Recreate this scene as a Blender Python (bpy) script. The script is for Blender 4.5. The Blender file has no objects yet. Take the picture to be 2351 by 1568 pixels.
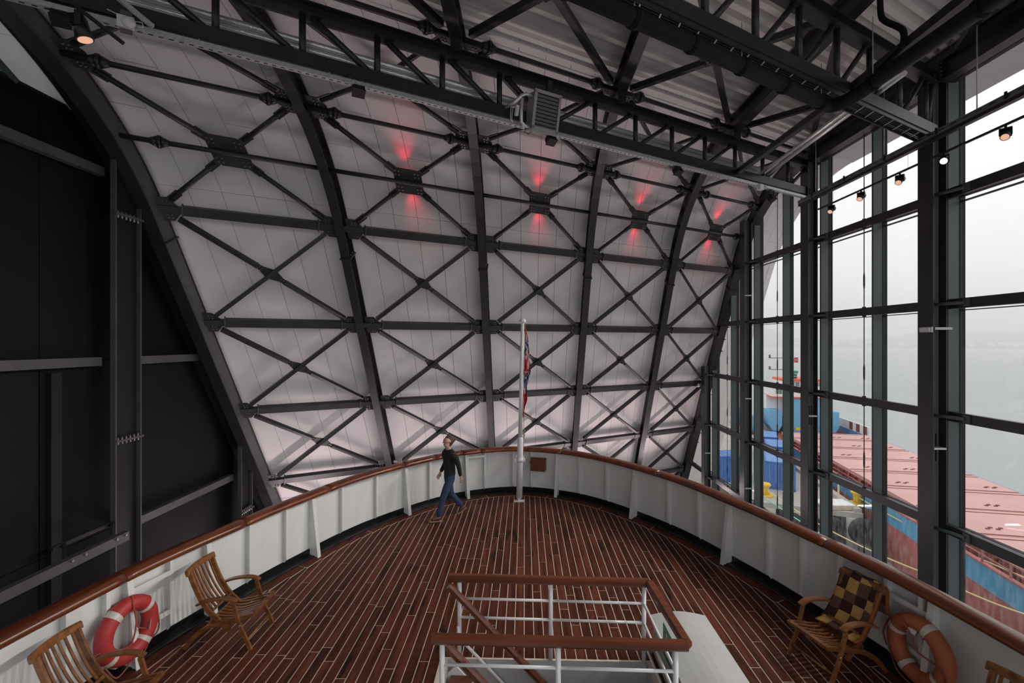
import bpy, math, random
from mathutils import Vector, Matrix
random.seed(7)
SC = bpy.context.scene
COL = SC.collection
# ------------------------------------------------------------------ camera
F, CX, YH, H = 1110.0, 1175.5, 785.4, 3.86       # focal length and horizon in photo pixels, eye above the deck
PSI = math.radians(1.486)
K = 0.5926                                        # the end wall runs skew to the ship: dY = K dX
cam = bpy.data.cameras.new('camera')
cam.sensor_width = 36.0
cam.lens = F / 2351 * 36
cam.shift_y = (YH - 784) / 2351
cam.clip_end = 6000
cam_o = bpy.data.objects.new('camera', cam)
cam_o.location = (0, 0, H)
cam_o.rotation_euler = (math.pi / 2, 0, PSI)
COL.objects.link(cam_o)
SC.camera = cam_o
# ------------------------------------------------------------------ sky and exposure
world = bpy.data.worlds.new('overcast')
SC.world = world
world.use_nodes = True
wn = world.node_tree
wn.nodes['Background'].inputs[0].default_value = (1.0, 0.99, 0.985, 1)
wn.nodes['Background'].inputs[1].default_value = 1.02
SC.cycles.volume_bounces = 6
SC.view_settings.view_transform = 'Standard'
SC.view_settings.look = 'None'
SC.view_settings.exposure = 0.22
SC.view_settings.gamma = 1.0
SC.view_settings.use_curve_mapping = False
# ------------------------------------------------------------------ pixel helpers
cP, sP = math.cos(PSI), math.sin(PSI)
def ray(px, py):
    a = (px - CX) / F; b = (YH - py) / F
    return Vector((a * cP - sP, a * sP + cP, b))
EYE = Vector((0, 0, H))
def hx(px, py, X): d = ray(px, py); return EYE + d * (X / d.x)
def hy(px, py, Y): d = ray(px, py); return EYE + d * (Y / d.y)
def hz(px, py, z): d = ray(px, py); return EYE + d * ((z - H) / d.z)
def hs(px, py, u): d = ray(px, py); return EYE + d * ((u + K * 8) / (d.y - K * d.x))
def S(X, u, z): return Vector((X, u + K * (X + 8), z))
SK = Vector((1, K, 0)).normalized()               # direction of the end wall
SN = Vector((-K, 1, 0)).normalized()
Z = Vector((0, 0, 1)); XA = Vector((1, 0, 0)); YA = Vector((0, 1, 0))
# ------------------------------------------------------------------ materials
MATS = {}
def mat(name, col, rough=0.5, metal=0.0, noise=0.0, nscale=8.0, stretch=(1, 1, 1), bump=0.0, bscale=40.0, rnd=0.0,
        emit=None, estr=0.0, coat=0.0, spec=0.5, col2=None):
    m = bpy.data.materials.new(name); m.use_nodes = True
    nt = m.node_tree; b = nt.nodes['Principled BSDF']
    b.inputs['Base Color'].default_value = (*col, 1)
    b.inputs['Roughness'].default_value = rough
    b.inputs['Metallic'].default_value = metal
    b.inputs['Specular IOR Level'].default_value = spec
    b.inputs['Coat Weight'].default_value = coat
    b.inputs['Coat Roughness'].default_value = 0.12
    if emit:
        b.inputs['Emission Color'].default_value = (*emit, 1); b.inputs['Emission Strength'].default_value = estr
    if noise or bump or rnd or col2:
        tc = nt.nodes.new('ShaderNodeTexCoord'); mp = nt.nodes.new('ShaderNodeMapping')
        mp.inputs['Scale'].default_value = stretch
        oi = nt.nodes.new('ShaderNodeObjectInfo')
        va = nt.nodes.new('ShaderNodeVectorMath'); va.operation = 'ADD'
        cb = nt.nodes.new('ShaderNodeCombineXYZ')
        mm = nt.nodes.new('ShaderNodeMath'); mm.operation = 'MULTIPLY'; mm.inputs[1].default_value = 37.0
        nt.links.new(oi.outputs['Random'], mm.inputs[0])
        for k in range(3): nt.links.new(mm.outputs[0], cb.inputs[k])
        nt.links.new(tc.outputs['Object'], va.inputs[0]); nt.links.new(cb.outputs[0], va.inputs[1])
        nt.links.new(va.outputs[0], mp.inputs['Vector'])
    if noise or rnd or col2:
        n = nt.nodes.new('ShaderNodeTexNoise'); n.inputs['Scale'].default_value = nscale; n.inputs['Detail'].default_value = 4
        nt.links.new(mp.outputs[0], n.inputs['Vector'])
        mr = nt.nodes.new('ShaderNodeMapRange'); mr.inputs[1].default_value = 0.3; mr.inputs[2].default_value = 0.7
        nt.links.new(n.outputs['Fac'], mr.inputs[0])
        mx = nt.nodes.new('ShaderNodeMix'); mx.data_type = 'RGBA'
        c1 = [c * (1 - noise) for c in col]; c2 = col2 if col2 else [min(1, c * (1 + noise)) for c in col]
        mx.inputs[6].default_value = (*c1, 1); mx.inputs[7].default_value = (*c2, 1)
        nt.links.new(mr.outputs[0], mx.inputs[0])
        last = mx.outputs[2]
        if rnd:
            hv = nt.nodes.new('ShaderNodeHueSaturation')
            m2 = nt.nodes.new('ShaderNodeMapRange'); m2.inputs[3].default_value = 1 - rnd; m2.inputs[4].default_value = 1 + rnd
            nt.links.new(oi.outputs['Random'], m2.inputs[0]); nt.links.new(m2.outputs[0], hv.inputs['Value'])
            nt.links.new(last, hv.inputs['Color']); last = hv.outputs[0]
        nt.links.new(last, b.inputs['Base Color'])
    if bump:
        n2 = nt.nodes.new('ShaderNodeTexNoise'); n2.inputs['Scale'].default_value = bscale; n2.inputs['Detail'].default_value = 3
        nt.links.new(mp.outputs[0], n2.inputs['Vector'])
        bp = nt.nodes.new('ShaderNodeBump'); bp.inputs['Strength'].default_value = bump; bp.inputs['Distance'].default_value = 0.01
        nt.links.new(n2.outputs['Fac'], bp.inputs['Height']); nt.links.new(bp.outputs[0], b.inputs['Normal'])
    MATS[name] = m
    return m
mat('steel', (0.026, 0.0245, 0.025), 0.42, noise=0.25, nscale=3)
mat('steel_dark', (0.009, 0.0085, 0.009), 0.5, spec=0.3)
mat('steel_web', (0.15, 0.155, 0.155), 0.5)  # steel paint lightened: daylight put into the column webs; pale tray side too
mat('steel_light', (0.075, 0.072, 0.073), 0.45, noise=0.15, nscale=3)
mat('mullion', (0.075, 0.098, 0.102), 0.4)
mat('gasket', (0.012, 0.012, 0.013), 0.6)
mat('wall_panel', (0.79, 0.745, 0.75), 0.7, noise=0.03, nscale=1.5, rnd=0.025)
mat('backing', (0.05, 0.048, 0.048), 0.9)
mat('soffit', (0.66, 0.66, 0.65), 0.7, noise=0.04, nscale=2)
mat('corrugated', (0.80, 0.765, 0.745), 0.5, metal=0.0, noise=0.10, nscale=1.2, stretch=(0.6, 2.2, 1))
mat('black_panel', (0.0042, 0.0040, 0.0044), 0.65, noise=0.15, nscale=1, spec=0.2)
mat('galv', (0.52, 0.53, 0.54), 0.45, metal=0.35, noise=0.15, nscale=20)
mat('foil', (0.80, 0.78, 0.77), 0.28, metal=0.6, bump=0.6, bscale=30)
mat('duct', (0.013, 0.0125, 0.0145), 0.75, spec=0.15)
mat('bolt', (0.30, 0.29, 0.29), 0.35, metal=0.7)
mat('lamp_black', (0.012, 0.012, 0.013), 0.45)
mat('white_plastic', (0.72, 0.71, 0.69), 0.4)
mat('heater_case', (0.42, 0.39, 0.40), 0.4, metal=0.3)
mat('heater_slat', (0.12, 0.112, 0.118), 0.45)
mat('white_paint', (0.74, 0.755, 0.75), 0.38, bump=0.12, bscale=25, noise=0.03, nscale=4)
mat('grey_paint', (0.50, 0.505, 0.495), 0.42, bump=0.1, bscale=25, noise=0.05, nscale=6)
mat('white_tube', (0.80, 0.80, 0.82), 0.33)
mat('black_paint', (0.006, 0.006, 0.007), 0.28, bump=0.5, bscale=20)
mat('caulk', (0.78, 0.68, 0.57), 0.8, noise=0.15, nscale=30)
mat('rope_red', (0.30, 0.075, 0.055), 0.9)
mat('rope_green', (0.34, 0.29, 0.08), 0.9)
mat('ring_red', (0.44, 0.036, 0.038), 0.55, noise=0.08, nscale=6, bump=0.1)
mat('ring_orange', (0.42, 0.115, 0.045), 0.6, noise=0.12, nscale=6, bump=0.1)
mat('tape', (0.62, 0.58, 0.52), 0.35, noise=0.1, nscale=30)
mat('skin', (0.52, 0.29, 0.22), 0.6)
mat('hair', (0.085, 0.045, 0.030), 0.8)
mat('sweater', (0.010, 0.014, 0.012), 0.9, bump=0.4, bscale=90)
mat('denim', (0.030, 0.044, 0.105), 0.9, noise=0.2, nscale=12)
mat('boot', (0.075, 0.032, 0.018), 0.6)
mat('sole', (0.26, 0.17, 0.10), 0.7)
mat('flag_red', (0.58, 0.025, 0.03), 0.8)
mat('flag_blue', (0.02, 0.035, 0.16), 0.8)
mat('flag_white', (0.8, 0.8, 0.8), 0.8)
mat('sign_green', (0.0, 0.16, 0.06), 0.4)
mat('sign_ink', (0.75, 0.82, 0.74), 0.5)
mat('blanket_dark', (0.040, 0.012, 0.010), 0.95, bump=0.6, bscale=120)
mat('blanket_mid', (0.125, 0.055, 0.036), 0.95, noise=0.2, nscale=60, bump=0.6, bscale=120)
mat('blanket_gold', (0.52, 0.30, 0.095), 0.95, noise=0.12, nscale=60, bump=0.6, bscale=120)
mat('blanket_edge', (0.27, 0.085, 0.025), 0.95)
mat('concrete', (0.42, 0.40, 0.36), 0.85, noise=0.12, nscale=0.4, bump=0.2, bscale=4)
mat('quay_dark', (0.035, 0.037, 0.04), 0.7, noise=0.3, nscale=1.5)
mat('rubber', (0.02, 0.02, 0.021), 0.7)
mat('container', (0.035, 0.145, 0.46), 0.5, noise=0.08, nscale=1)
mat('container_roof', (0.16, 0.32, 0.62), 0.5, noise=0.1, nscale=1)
mat('hatch', (0.64, 0.36, 0.34), 0.6, noise=0.07, nscale=0.35)
mat('hatch_dark', (0.20, 0.055, 0.05), 0.7)
mat('coaming', (0.30, 0.075, 0.065), 0.7, noise=0.3, nscale=0.8)
mat('hull_blue', (0.085, 0.30, 0.49), 0.5, noise=0.08, nscale=0.6)
mat('ship_blue', (0.17, 0.42, 0.66), 0.5)
mat('hull_red', (0.36, 0.10, 0.085), 0.6, noise=0.18, nscale=0.5)
mat('ship_white', (0.78, 0.78, 0.77), 0.5)
mat('ship_orange', (0.75, 0.12, 0.06), 0.5)
mat('ship_glass', (0.16, 0.22, 0.22), 0.15)
mat('mast_grey', (0.10, 0.11, 0.12), 0.5)
mat('ship_green', (0.03, 0.25, 0.20), 0.5)
mat('yellow', (0.80, 0.52, 0.02), 0.5)
mat('rope_yellow', (0.72, 0.58, 0.28), 0.8)
mat('rope_mint', (0.25, 0.66, 0.52), 0.8)
mat('new_wood', (0.62, 0.49, 0.36), 0.7, noise=0.12, nscale=3)
mat('shore', (0.22, 0.21, 0.17), 0.95, noise=0.25, nscale=0.01)
mat('warm_lens', (0.8, 0.45, 0.3), 0.4, emit=(1.0, 0.55, 0.36), estr=0.55)
mat('lit_lens', (1, 0.9, 0.8), 0.4, emit=(1.0, 0.80, 0.62), estr=12.0)
mat('wash_lens', (0.9, 0.8, 0.8), 0.4, emit=(1, 0.8, 0.83), estr=4.0)
mat('red_lens', (0.6, 0.02, 0.03), 0.4, emit=(1.0, 0.02, 0.05), estr=6.0)

def wood(name, dark, light, rough, coat, scale, axis, stain=0.0, rnd=0.15, gloss_spec=0.5):
    """plank wood: long grain along one axis, slow colour drift, optional dark stains"""
    m = bpy.data.materials.new(name); m.use_nodes = True
    nt = m.node_tree; N = nt.nodes; L = nt.links; b = N['Principled BSDF']
    tc = N.new('ShaderNodeTexCoord'); oi = N.new('ShaderNodeObjectInfo')
    mm = N.new('ShaderNodeMath'); mm.operation = 'MULTIPLY'; mm.inputs[1].default_value = 53.0
    cb = N.new('ShaderNodeCombineXYZ'); L.new(oi.outputs['Random'], mm.inputs[0])
    for k in range(3): L.new(mm.outputs[0], cb.inputs[k])
    va = N.new('ShaderNodeVectorMath'); va.operation = 'ADD'
    L.new(tc.outputs['Object'], va.inputs[0]); L.new(cb.outputs[0], va.inputs[1])
    def noise(sc, st, det):
        mp = N.new('ShaderNodeMapping'); mp.inputs['Scale'].default_value = st; L.new(va.outputs[0], mp.inputs['Vector'])
        n = N.new('ShaderNodeTexNoise'); n.inputs['Scale'].default_value = sc; n.inputs['Detail'].default_value = det
        L.new(mp.outputs[0], n.inputs['Vector']); return n.outputs['Fac']
    st = [1, 1, 1]; st[axis] = 0.06
    grain = noise(scale, st, 5)
    mr = N.new('ShaderNodeMapRange'); mr.inputs[1].default_value = 0.3; mr.inputs[2].default_value = 0.72; L.new(grain, mr.inputs[0])
    mx = N.new('ShaderNodeMix'); mx.data_type = 'RGBA'
    mx.inputs[6].default_value = (*dark, 1); mx.inputs[7].default_value = (*light, 1); L.new(mr.outputs[0], mx.inputs[0])
    last = mx.outputs[2]
    if stain:
        st2 = [5, 5, 5]; st2[axis] = 0.9
        s = noise(1.3, st2, 3)
        m3 = N.new('ShaderNodeMapRange'); m3.inputs[1].default_value = 0.60; m3.inputs[2].default_value = 0.70; m3.inputs[4].default_value = stain
        L.new(s, m3.inputs[0])
        x2 = N.new('ShaderNodeMix'); x2.data_type = 'RGBA'; x2.inputs[7].default_value = (0.009, 0.007, 0.0065, 1)
        L.new(m3.outputs[0], x2.inputs[0]); L.new(last, x2.inputs[6]); last = x2.outputs[2]
    hv = N.new('ShaderNodeHueSaturation'); m2 = N.new('ShaderNodeMapRange')
    m2.inputs[3].default_value = 1 - rnd; m2.inputs[4].default_value = 1 + rnd
    L.new(oi.outputs['Random'], m2.inputs[0]); L.new(m2.outputs[0], hv.inputs['Value']); L.new(last, hv.inputs['Color'])
    L.new(hv.outputs[0], b.inputs['Base Color'])
    b.inputs['Roughness'].default_value = rough; b.inputs['Coat Weight'].default_value = coat
    b.inputs['Coat Roughness'].default_value = 0.15; b.inputs['Specular IOR Level'].default_value = gloss_spec
    bp = N.new('ShaderNodeBump'); bp.inputs['Strength'].default_value = 0.15; bp.inputs['Distance'].default_value = 0.004
    L.new(grain, bp.inputs['Height']); L.new(bp.outputs[0], b.inputs['Normal'])
    MATS[name] = m
wood('teak', (0.046, 0.0125, 0.0075), (0.145, 0.042, 0.024), 0.55, 0.0, 18, 1, stain=0.9, rnd=0.28, gloss_spec=0.12)
wood('rail_wood', (0.085, 0.017, 0.0045), (0.215, 0.048, 0.0105), 0.32, 0.45, 10, 1, rnd=0.12)
wood('rail_wood_x', (0.075, 0.017, 0.006), (0.22, 0.055, 0.016), 0.33, 0.25, 10, 0, rnd=0.1)
wood('chair_wood', (0.105, 0.034, 0.009), (0.285, 0.110, 0.030), 0.38, 0.25, 14, 1, rnd=0.15)
wood('box_wood', (0.10, 0.026, 0.012), (0.17, 0.048, 0.020), 0.5, 0.1, 12, 0, rnd=0.05)

def glass(name, rain):
    m = bpy.data.materials.new(name); m.use_nodes = True
    nt = m.node_tree; N = nt.nodes; L = nt.links
    N.remove(N['Principled BSDF']); out = N['Material Output']
    tr = N.new('ShaderNodeBsdfTransparent'); tr.inputs[0].default_value = (0.985, 0.992, 0.992, 1)
    gl = N.new('ShaderNodeBsdfGlossy'); gl.inputs['Roughness'].default_value = 0.0; gl.inputs[0].default_value = (0.9, 0.95, 0.95, 1)
    lw = N.new('ShaderNodeLayerWeight'); lw.inputs[0].default_value = 0.5
    pw_ = N.new('ShaderNodeMath'); pw_.operation = 'POWER'; pw_.inputs[1].default_value = 5.0; L.new(lw.outputs['Facing'], pw_.inputs[0])
    fr = N.new('ShaderNodeMath'); fr.operation = 'MULTIPLY_ADD'; fr.inputs[1].default_value = 0.5; fr.inputs[2].default_value = 0.02; L.new(pw_.outputs[0], fr.inputs[0])
    mx = N.new('ShaderNodeMixShader'); L.new(fr.outputs[0], mx.inputs[0]); L.new(tr.outputs[0], mx.inputs[1]); L.new(gl.outputs[0], mx.inputs[2])
    last = mx.outputs[0]
    if rain:
        tc = N.new('ShaderNodeTexCoord'); mp = N.new('ShaderNodeMapping'); mp.inputs['Scale'].default_value = (1, 24, 3.0)
        mp.inputs['Rotation'].default_value = (0.12, 0, 0)
        L.new(tc.outputs['Object'], mp.inputs['Vector'])
        n = N.new('ShaderNodeTexNoise'); n.inputs['Scale'].default_value = 1.0; n.inputs['Detail'].default_value = 6
        L.new(mp.outputs[0], n.inputs['Vector'])
        mr = N.new('ShaderNodeMapRange'); mr.inputs[1].default_value = 0.45; mr.inputs[2].default_value = 0.75; mr.inputs[4].default_value = rain
        L.new(n.outputs['Fac'], mr.inputs[0])
        tl = N.new('ShaderNodeBsdfTranslucent'); tl.inputs[0].default_value = (0.75, 0.76, 0.78, 1)
        m2 = N.new('ShaderNodeMixShader'); L.new(mr.outputs[0], m2.inputs[0]); L.new(last, m2.inputs[1]); L.new(tl.outputs[0], m2.inputs[2]); last = m2.outputs[0]
    L.new(last, out.inputs[0]); MATS[name] = m
glass('glass', 0.0)
glass('wet_glass', 0.12)

def water():
    m = bpy.data.materials.new('sea'); m.use_nodes = True
    nt = m.node_tree; N = nt.nodes; L = nt.links; b = N['Principled BSDF']
    b.inputs['Base Color'].default_value = (0.34, 0.355, 0.365, 1); b.inputs['Roughness'].default_value = 0.3
    b.inputs['IOR'].default_value = 1.33
    tc = N.new('ShaderNodeTexCoord'); mp = N.new('ShaderNodeMapping'); mp.inputs['Scale'].default_value = (0.35, 0.9, 1)
    L.new(tc.outputs['Object'], mp.inputs['Vector'])
    n = N.new('ShaderNodeTexNoise'); n.inputs['Scale'].default_value = 0.5; n.inputs['Detail'].default_value = 6; L.new(mp.outputs[0], n.inputs['Vector'])
    bp = N.new('ShaderNodeBump'); bp.inputs['Strength'].default_value = 0.35; bp.inputs['Distance'].default_value = 0.5
    L.new(n.outputs['Fac'], bp.inputs['Height']); L.new(bp.outputs[0], b.inputs['Normal'])
    MATS['sea'] = m
water()
# ------------------------------------------------------------------ mesh builder
class MB:
    def __init__(s): s.v = []; s.f = []; s.m = []; s.smooth = []
    def add(s, vs, fs, mi=0, smooth=False):
        o = len(s.v); s.v += [Vector(v) for v in vs]
        for f in fs: s.f.append([i + o for i in f]); s.m.append(mi); s.smooth.append(smooth)
        return s
    def box(s, c, d, ax=None, mi=0):
        c = Vector(c); a = ax or (XA, YA, Z)
        vs = [c + a[0] * (d[0] / 2 * i) + a[1] * (d[1] / 2 * j) + a[2] * (d[2] / 2 * k) for k in (-1, 1) for j in (-1, 1) for i in (-1, 1)]
        return s.add(vs, [(0, 2, 3, 1), (4, 5, 7, 6), (0, 1, 5, 4), (2, 6, 7, 3), (0, 4, 6, 2), (1, 3, 7, 5)], mi)
    def bb(s, lo, hi, mi=0):
        lo = Vector(lo); hi = Vector(hi); return s.box((lo + hi) / 2, hi - lo, mi=mi)
    def beam(s, p, q, w, h, up=Z, mi=0):
        p = Vector(p); q = Vector(q); d = (q - p); L_ = d.length; d.normalize()
        side = d.cross(up); side = side.normalized() if side.length > 1e-4 else d.orthogonal().normalized()
        u = side.cross(d).normalized()
        return s.box((p + q) / 2, (w, L_, h), (side, d, u), mi)
    def ibeam(s, p, q, w, h, tf=0.02, tw=0.014, up=Z, mi=0):
        p = Vector(p); q = Vector(q); d = (q - p).normalized(); side = d.cross(up).normalized(); u = side.cross(d)
        s.beam(p + u * (h / 2 - tf / 2), q + u * (h / 2 - tf / 2), w, tf, up, mi)
        s.beam(p - u * (h / 2 - tf / 2), q - u * (h / 2 - tf / 2), w, tf, up, mi)
        return s.beam(p, q, tw, h - 2 * tf, up, mi)
    def tube(s, pts, r, n=10, caps=True, closed=False, mi=0, rad=None):
        pts = [Vector(p) for p in pts]; N_ = len(pts); rings = []
        t0 = (pts[1] - pts[0]).normalized(); a = t0.orthogonal().normalized()
        for i, p in enumerate(pts):
            if closed: t = (pts[(i + 1) % N_] - pts[i - 1]).normalized()
            elif i == 0: t = (pts[1] - pts[0]).normalized()
            elif i == N_ - 1: t = (pts[-1] - pts[-2]).normalized()
            else:
                t = ((pts[i + 1] - p).normalized() + (p - pts[i - 1]).normalized())
                t = t.normalized() if t.length > 1e-6 else t0
            a = (a - t * a.dot(t)); a = a.normalized() if a.length > 1e-6 else t.orthogonal().normalized()
            b = t.cross(a); rr = rad[i] if rad else r
            if not closed and 0 < i < N_ - 1:
                c_ = max(0.5, t.dot((pts[i + 1] - p).normalized())); rr = rr / c_
            rings.append([p + a * (math.cos(2 * math.pi * k / n) * rr) + b * (math.sin(2 * math.pi * k / n) * rr) for k in range(n)])
        vs = [v for R_ in rings for v in R_]; fs = []
        for i in range(N_ if closed else N_ - 1):
            j = (i + 1) % N_
            for k in range(n): fs.append((i * n + k, i * n + (k + 1) % n, j * n + (k + 1) % n, j * n + k))
        s.add(vs, fs, mi, True)
        if caps and not closed:
            o = len(s.v) - len(vs)
            s.f.append([o + k for k in range(n)][::-1]); s.m.append(mi); s.smooth.append(False)
            s.f.append([o + (N_ - 1) * n + k for k in range(n)]); s.m.append(mi); s.smooth.append(False)
        return s
    def prism(s, poly, d, mi=0):
        """planar polygon (3D points) extruded by vector d"""
        poly = [Vector(p) for p in poly]; n = len(poly); d = Vector(d)
        return s.add(poly + [p + d for p in poly], [tuple(range(n))[::-1], tuple(range(n, 2 * n))] + [(i, (i + 1) % n, n + (i + 1) % n, n + i) for i in range(n)], mi)
    def sweep(s, pts, prof, axes, mi=0, smooth=False, caps=True):
        """prof: list of (a,b); axes: list of (A,B) per point"""
        n = len(prof); vs = []
        for p, (A, B) in zip(pts, axes): vs += [Vector(p) + A * a + B * b for a, b in prof]
        fs = []
        for i in range(len(pts) - 1):
            for k in range(n): fs.append((i * n + k, i * n + (k + 1) % n, (i + 1) * n + (k + 1) % n, (i + 1) * n + k))
        s.add(vs, fs, mi, smooth); o = len(s.v) - len(vs)
        if caps:
            s.f.append([o + k for k in range(n)][::-1]); s.m.append(mi); s.smooth.append(False)
            s.f.append([o + (len(pts) - 1) * n + k for k in range(n)]); s.m.append(mi); s.smooth.append(False)
        return s
    def build(s, name, m, parent=None, local=False, origin=None):
        """verts are in world space unless local; a top-level mesh gets its origin at its base"""
        if parent is None and not local:
            xs = [v.x for v in s.v]; ys = [v.y for v in s.v]; zs = [v.z for v in s.v]
            o = Vector(origin) if origin else Vector(((min(xs) + max(xs)) / 2, (min(ys) + max(ys)) / 2, min(zs)))
            loc = o
        else:
            if local: o = Vector((0, 0, 0)); loc = o
            else:
                o = wloc(parent); loc = Vector((0, 0, 0))
                if origin: loc = Vector(origin) - o; o = Vector(origin)
        me = bpy.data.meshes.new(name)
        me.from_pydata([tuple(v - o) for v in s.v], [], s.f)
        ms = m if isinstance(m, (list, tuple)) else [m]
        for x in ms: me.materials.append(MATS[x])
        me.polygons.foreach_set('material_index', s.m)
        me.polygons.foreach_set('use_smooth', s.smooth)
        me.update()
        ob = bpy.data.objects.new(name, me); COL.objects.link(ob); ob.location = loc
        if parent: ob.parent = parent
        return ob
def wloc(o):
    v = Vector(o.location)
    while o.parent: o = o.parent; v = v + Vector(o.location)
    return v
def tag(o, label, cat, group=None, kind=None):
    if label: o['label'] = label
    if cat: o['category'] = cat
    if group: o['group'] = group
    if kind: o['kind'] = kind
    return o
def thing(name, label, cat, loc, rz=0, group=None):
    o = bpy.data.objects.new(name, None); o.empty_display_size = 0.1; COL.objects.link(o)
    o.location = loc; o.rotation_euler = (0, 0, rz)
    return tag(o, label, cat, group)
def struct(name, loc=(0, 0, 0), label=None):
    o = bpy.data.objects.new(name, None); o.empty_display_size = 0.1; COL.objects.link(o); o.location = loc
    o['kind'] = 'structure'
    if label: o['label'] = label
    return o
def copy_tree(o, parent=None):
    c_ = o.copy(); COL.objects.link(c_); c_.parent = parent
    for ch in [x for x in o.children]: copy_tree(ch, c_)
    return c_
def part(mb, name, m, parent, label=None, kind=None, local=False, origin=None):
    o = mb.build(name, m, parent, local, origin)
    if label: o['label'] = label
    if kind: o['kind'] = kind
    return o
ORD = ['first', 'second', 'third', 'fourth', 'fifth', 'sixth', 'seventh', 'eighth']
# ================================================================== BUILDING SHELL
PH0 = math.radians(57.9); R0 = 6.0; U1, Z1 = 10.14, 6.75
SARC = R0 * PH0                                    # length of the curved part above the topmost purlin
def prof(s, off=0.0):
    """profile of the end wall: s along the ribs from the topmost purlin (up positive), off towards the room"""
    if s <= 0: ph = PH0; u = U1 - s * math.cos(PH0); z = Z1 + s * math.sin(PH0)
    elif s < SARC:
        ph = PH0 - s / R0
        u = U1 - R0 * (math.sin(PH0) - math.sin(ph)); z = Z1 + R0 * (math.cos(ph) - math.cos(PH0))
    else:
        ph = 0.0; u = U1 - R0 * math.sin(PH0) - (s - SARC); z = Z1 + R0 * (1 - math.cos(PH0))
    return u - math.sin(ph) * off, z - math.cos(ph) * off, ph
def W(X, s, off=0.0):
    u, z, ph = prof(s, off); return S(X, u, z)
def Nin(s): ph = prof(s)[2]; return Vector((0, -math.sin(ph), -math.cos(ph)))
def Tup(s): ph = prof(s)[2]; return Vector((0, -math.cos(ph), math.sin(ph)))
UTOP = U1 - R0 * math.sin(PH0); ZTOP = Z1 + R0 * (1 - math.cos(PH0))
B = 3.379
RIBX = [-8 + B * i for i in range(5)] + [8.63]
ROW = 2.83
GX = 8.9                                           # glass plane
COLY = {'E': 5.83, 'B': 10.10, 'A': 14.38, 'C': 18.43, 'D': 22.43}
def srange(a, b, n): return [a + (b - a) * i / n for i in range(n + 1)]

# ---- curved end wall: dark backing sheet with light panels in front
we = MB(); ss = srange(-19.5, 0, 4) + srange(0, SARC, 16)[1:] + [SARC + 0.3]
vs = []
for s in ss: vs += [W(-10.5, s, -0.36), W(10.9, s, -0.36), W(10.9, s, -0.42), W(-10.5, s, -0.42)]
fs = []
for i in range(len(ss) - 1):
    for k in range(4): fs.append((i * 4 + k, i * 4 + (k + 1) % 4, i * 4 + 4 + (k + 1) % 4, i * 4 + 4 + k))
we.add(vs, fs)
wall_end = we.build('wall_end', 'backing'); wall_end['kind'] = 'structure'
pw = B / 6; g = 0.005
strips = [-8 + pw * i for i in range(-4, 34)]
for i, x0 in enumerate(strips):
    x1 = min(x0 + pw, 10.9)
    if x1 - x0 < 0.1: continue
    hi = [1.35, 2.0, 2.9][i % 3]
    cuts = [-19.5, -9.6 - 0.9 * (i % 2), 0.42, hi, hi + 2.1, SARC + 0.3]
    for a, b in zip(cuts, cuts[1:]):
        n = 1 if b <= 0.5 else 6
        sv = srange(a + g, b - g, n)
        if a < 0 < b: sv = [a + g, 0, b - g]
        m = MB(); v = []
        dz = random.uniform(-0.004, 0.004)
        for s in sv: v += [W(x0 + g, s, -0.28 + dz), W(x1 - g, s, -0.28 + dz), W(x1 - g, s, -0.34), W(x0 + g, s, -0.34)]
        ff = [(3, 2, 1, 0)]; e = 4 * (len(sv) - 1); ff.append((e, e + 1, e + 2, e + 3))
        for j in range(len(sv) - 1):
            for k in range(4): ff.append((j * 4 + k, j * 4 + (k + 1) % 4, j * 4 + 4 + (k + 1) % 4, j * 4 + 4 + k))
        m.add(v, ff)
        part(m, 'wall_panel', 'black_panel' if -8.6 < x0 < -8.3 else 'wall_panel', wall_end)

# ---- corrugated roof deck, ribs running with the end wall
cr = MB(); us = []; u = UTOP + 0.34; pit = 0.30
while u > -19.5:
    us += [(u, 0.0), (u - 0.13, 0.0), (u - 0.165, 0.135), (u - 0.255, 0.135), (u - 0.29, 0.0)]; u -= pit
v = []
def xl(u_): return min(8.4, max(-8.6, (-10.0 - u_) / K - 8))      # the deck is built as far back as the line Y = -10
for u_, h_ in us:
    v += [S(xl(u_), u_, ZTOP + 0.26 + h_), S(8.6, u_, ZTOP + 0.26 + h_)]
n = len(us)
cr.add(v, [(2 * i, 2 * i + 1, 2 * i + 3, 2 * i + 2) for i in range(n - 1)])
cr.add([S(-8.6, UTOP + 0.4, ZTOP + 0.44), S(8.6, UTOP + 0.4, ZTOP + 0.44), (8.6, -10.0, ZTOP + 0.44), (-8.6, -10.0, ZTOP + 0.44)], [(0, 1, 2, 3)])
ceiling = cr.build('ceiling', 'corrugated'); ceiling['kind'] = 'structure'
# white roof overhangs outside both long walls
for nm, xa, xb in (('trim_1', 8.58, 10.9), ('trim_2', -10.5, -8.7)):
    m = MB()
    ya0 = UTOP + 0.1 + K * (xa + 8); yb0 = UTOP + 0.1 + K * (xb + 8)
    lo, hi = ZTOP + 0.26, ZTOP + 0.5
    m.prism([(xa, 2, lo), (xb, 2, lo), (xb, yb0, lo), (xa, ya0, lo)], (0, 0, hi - lo))
    o = m.build(nm, 'soffit'); o['kind'] = 'structure'; o['label'] = 'white underside of the roof overhang outside the long wall'

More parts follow.
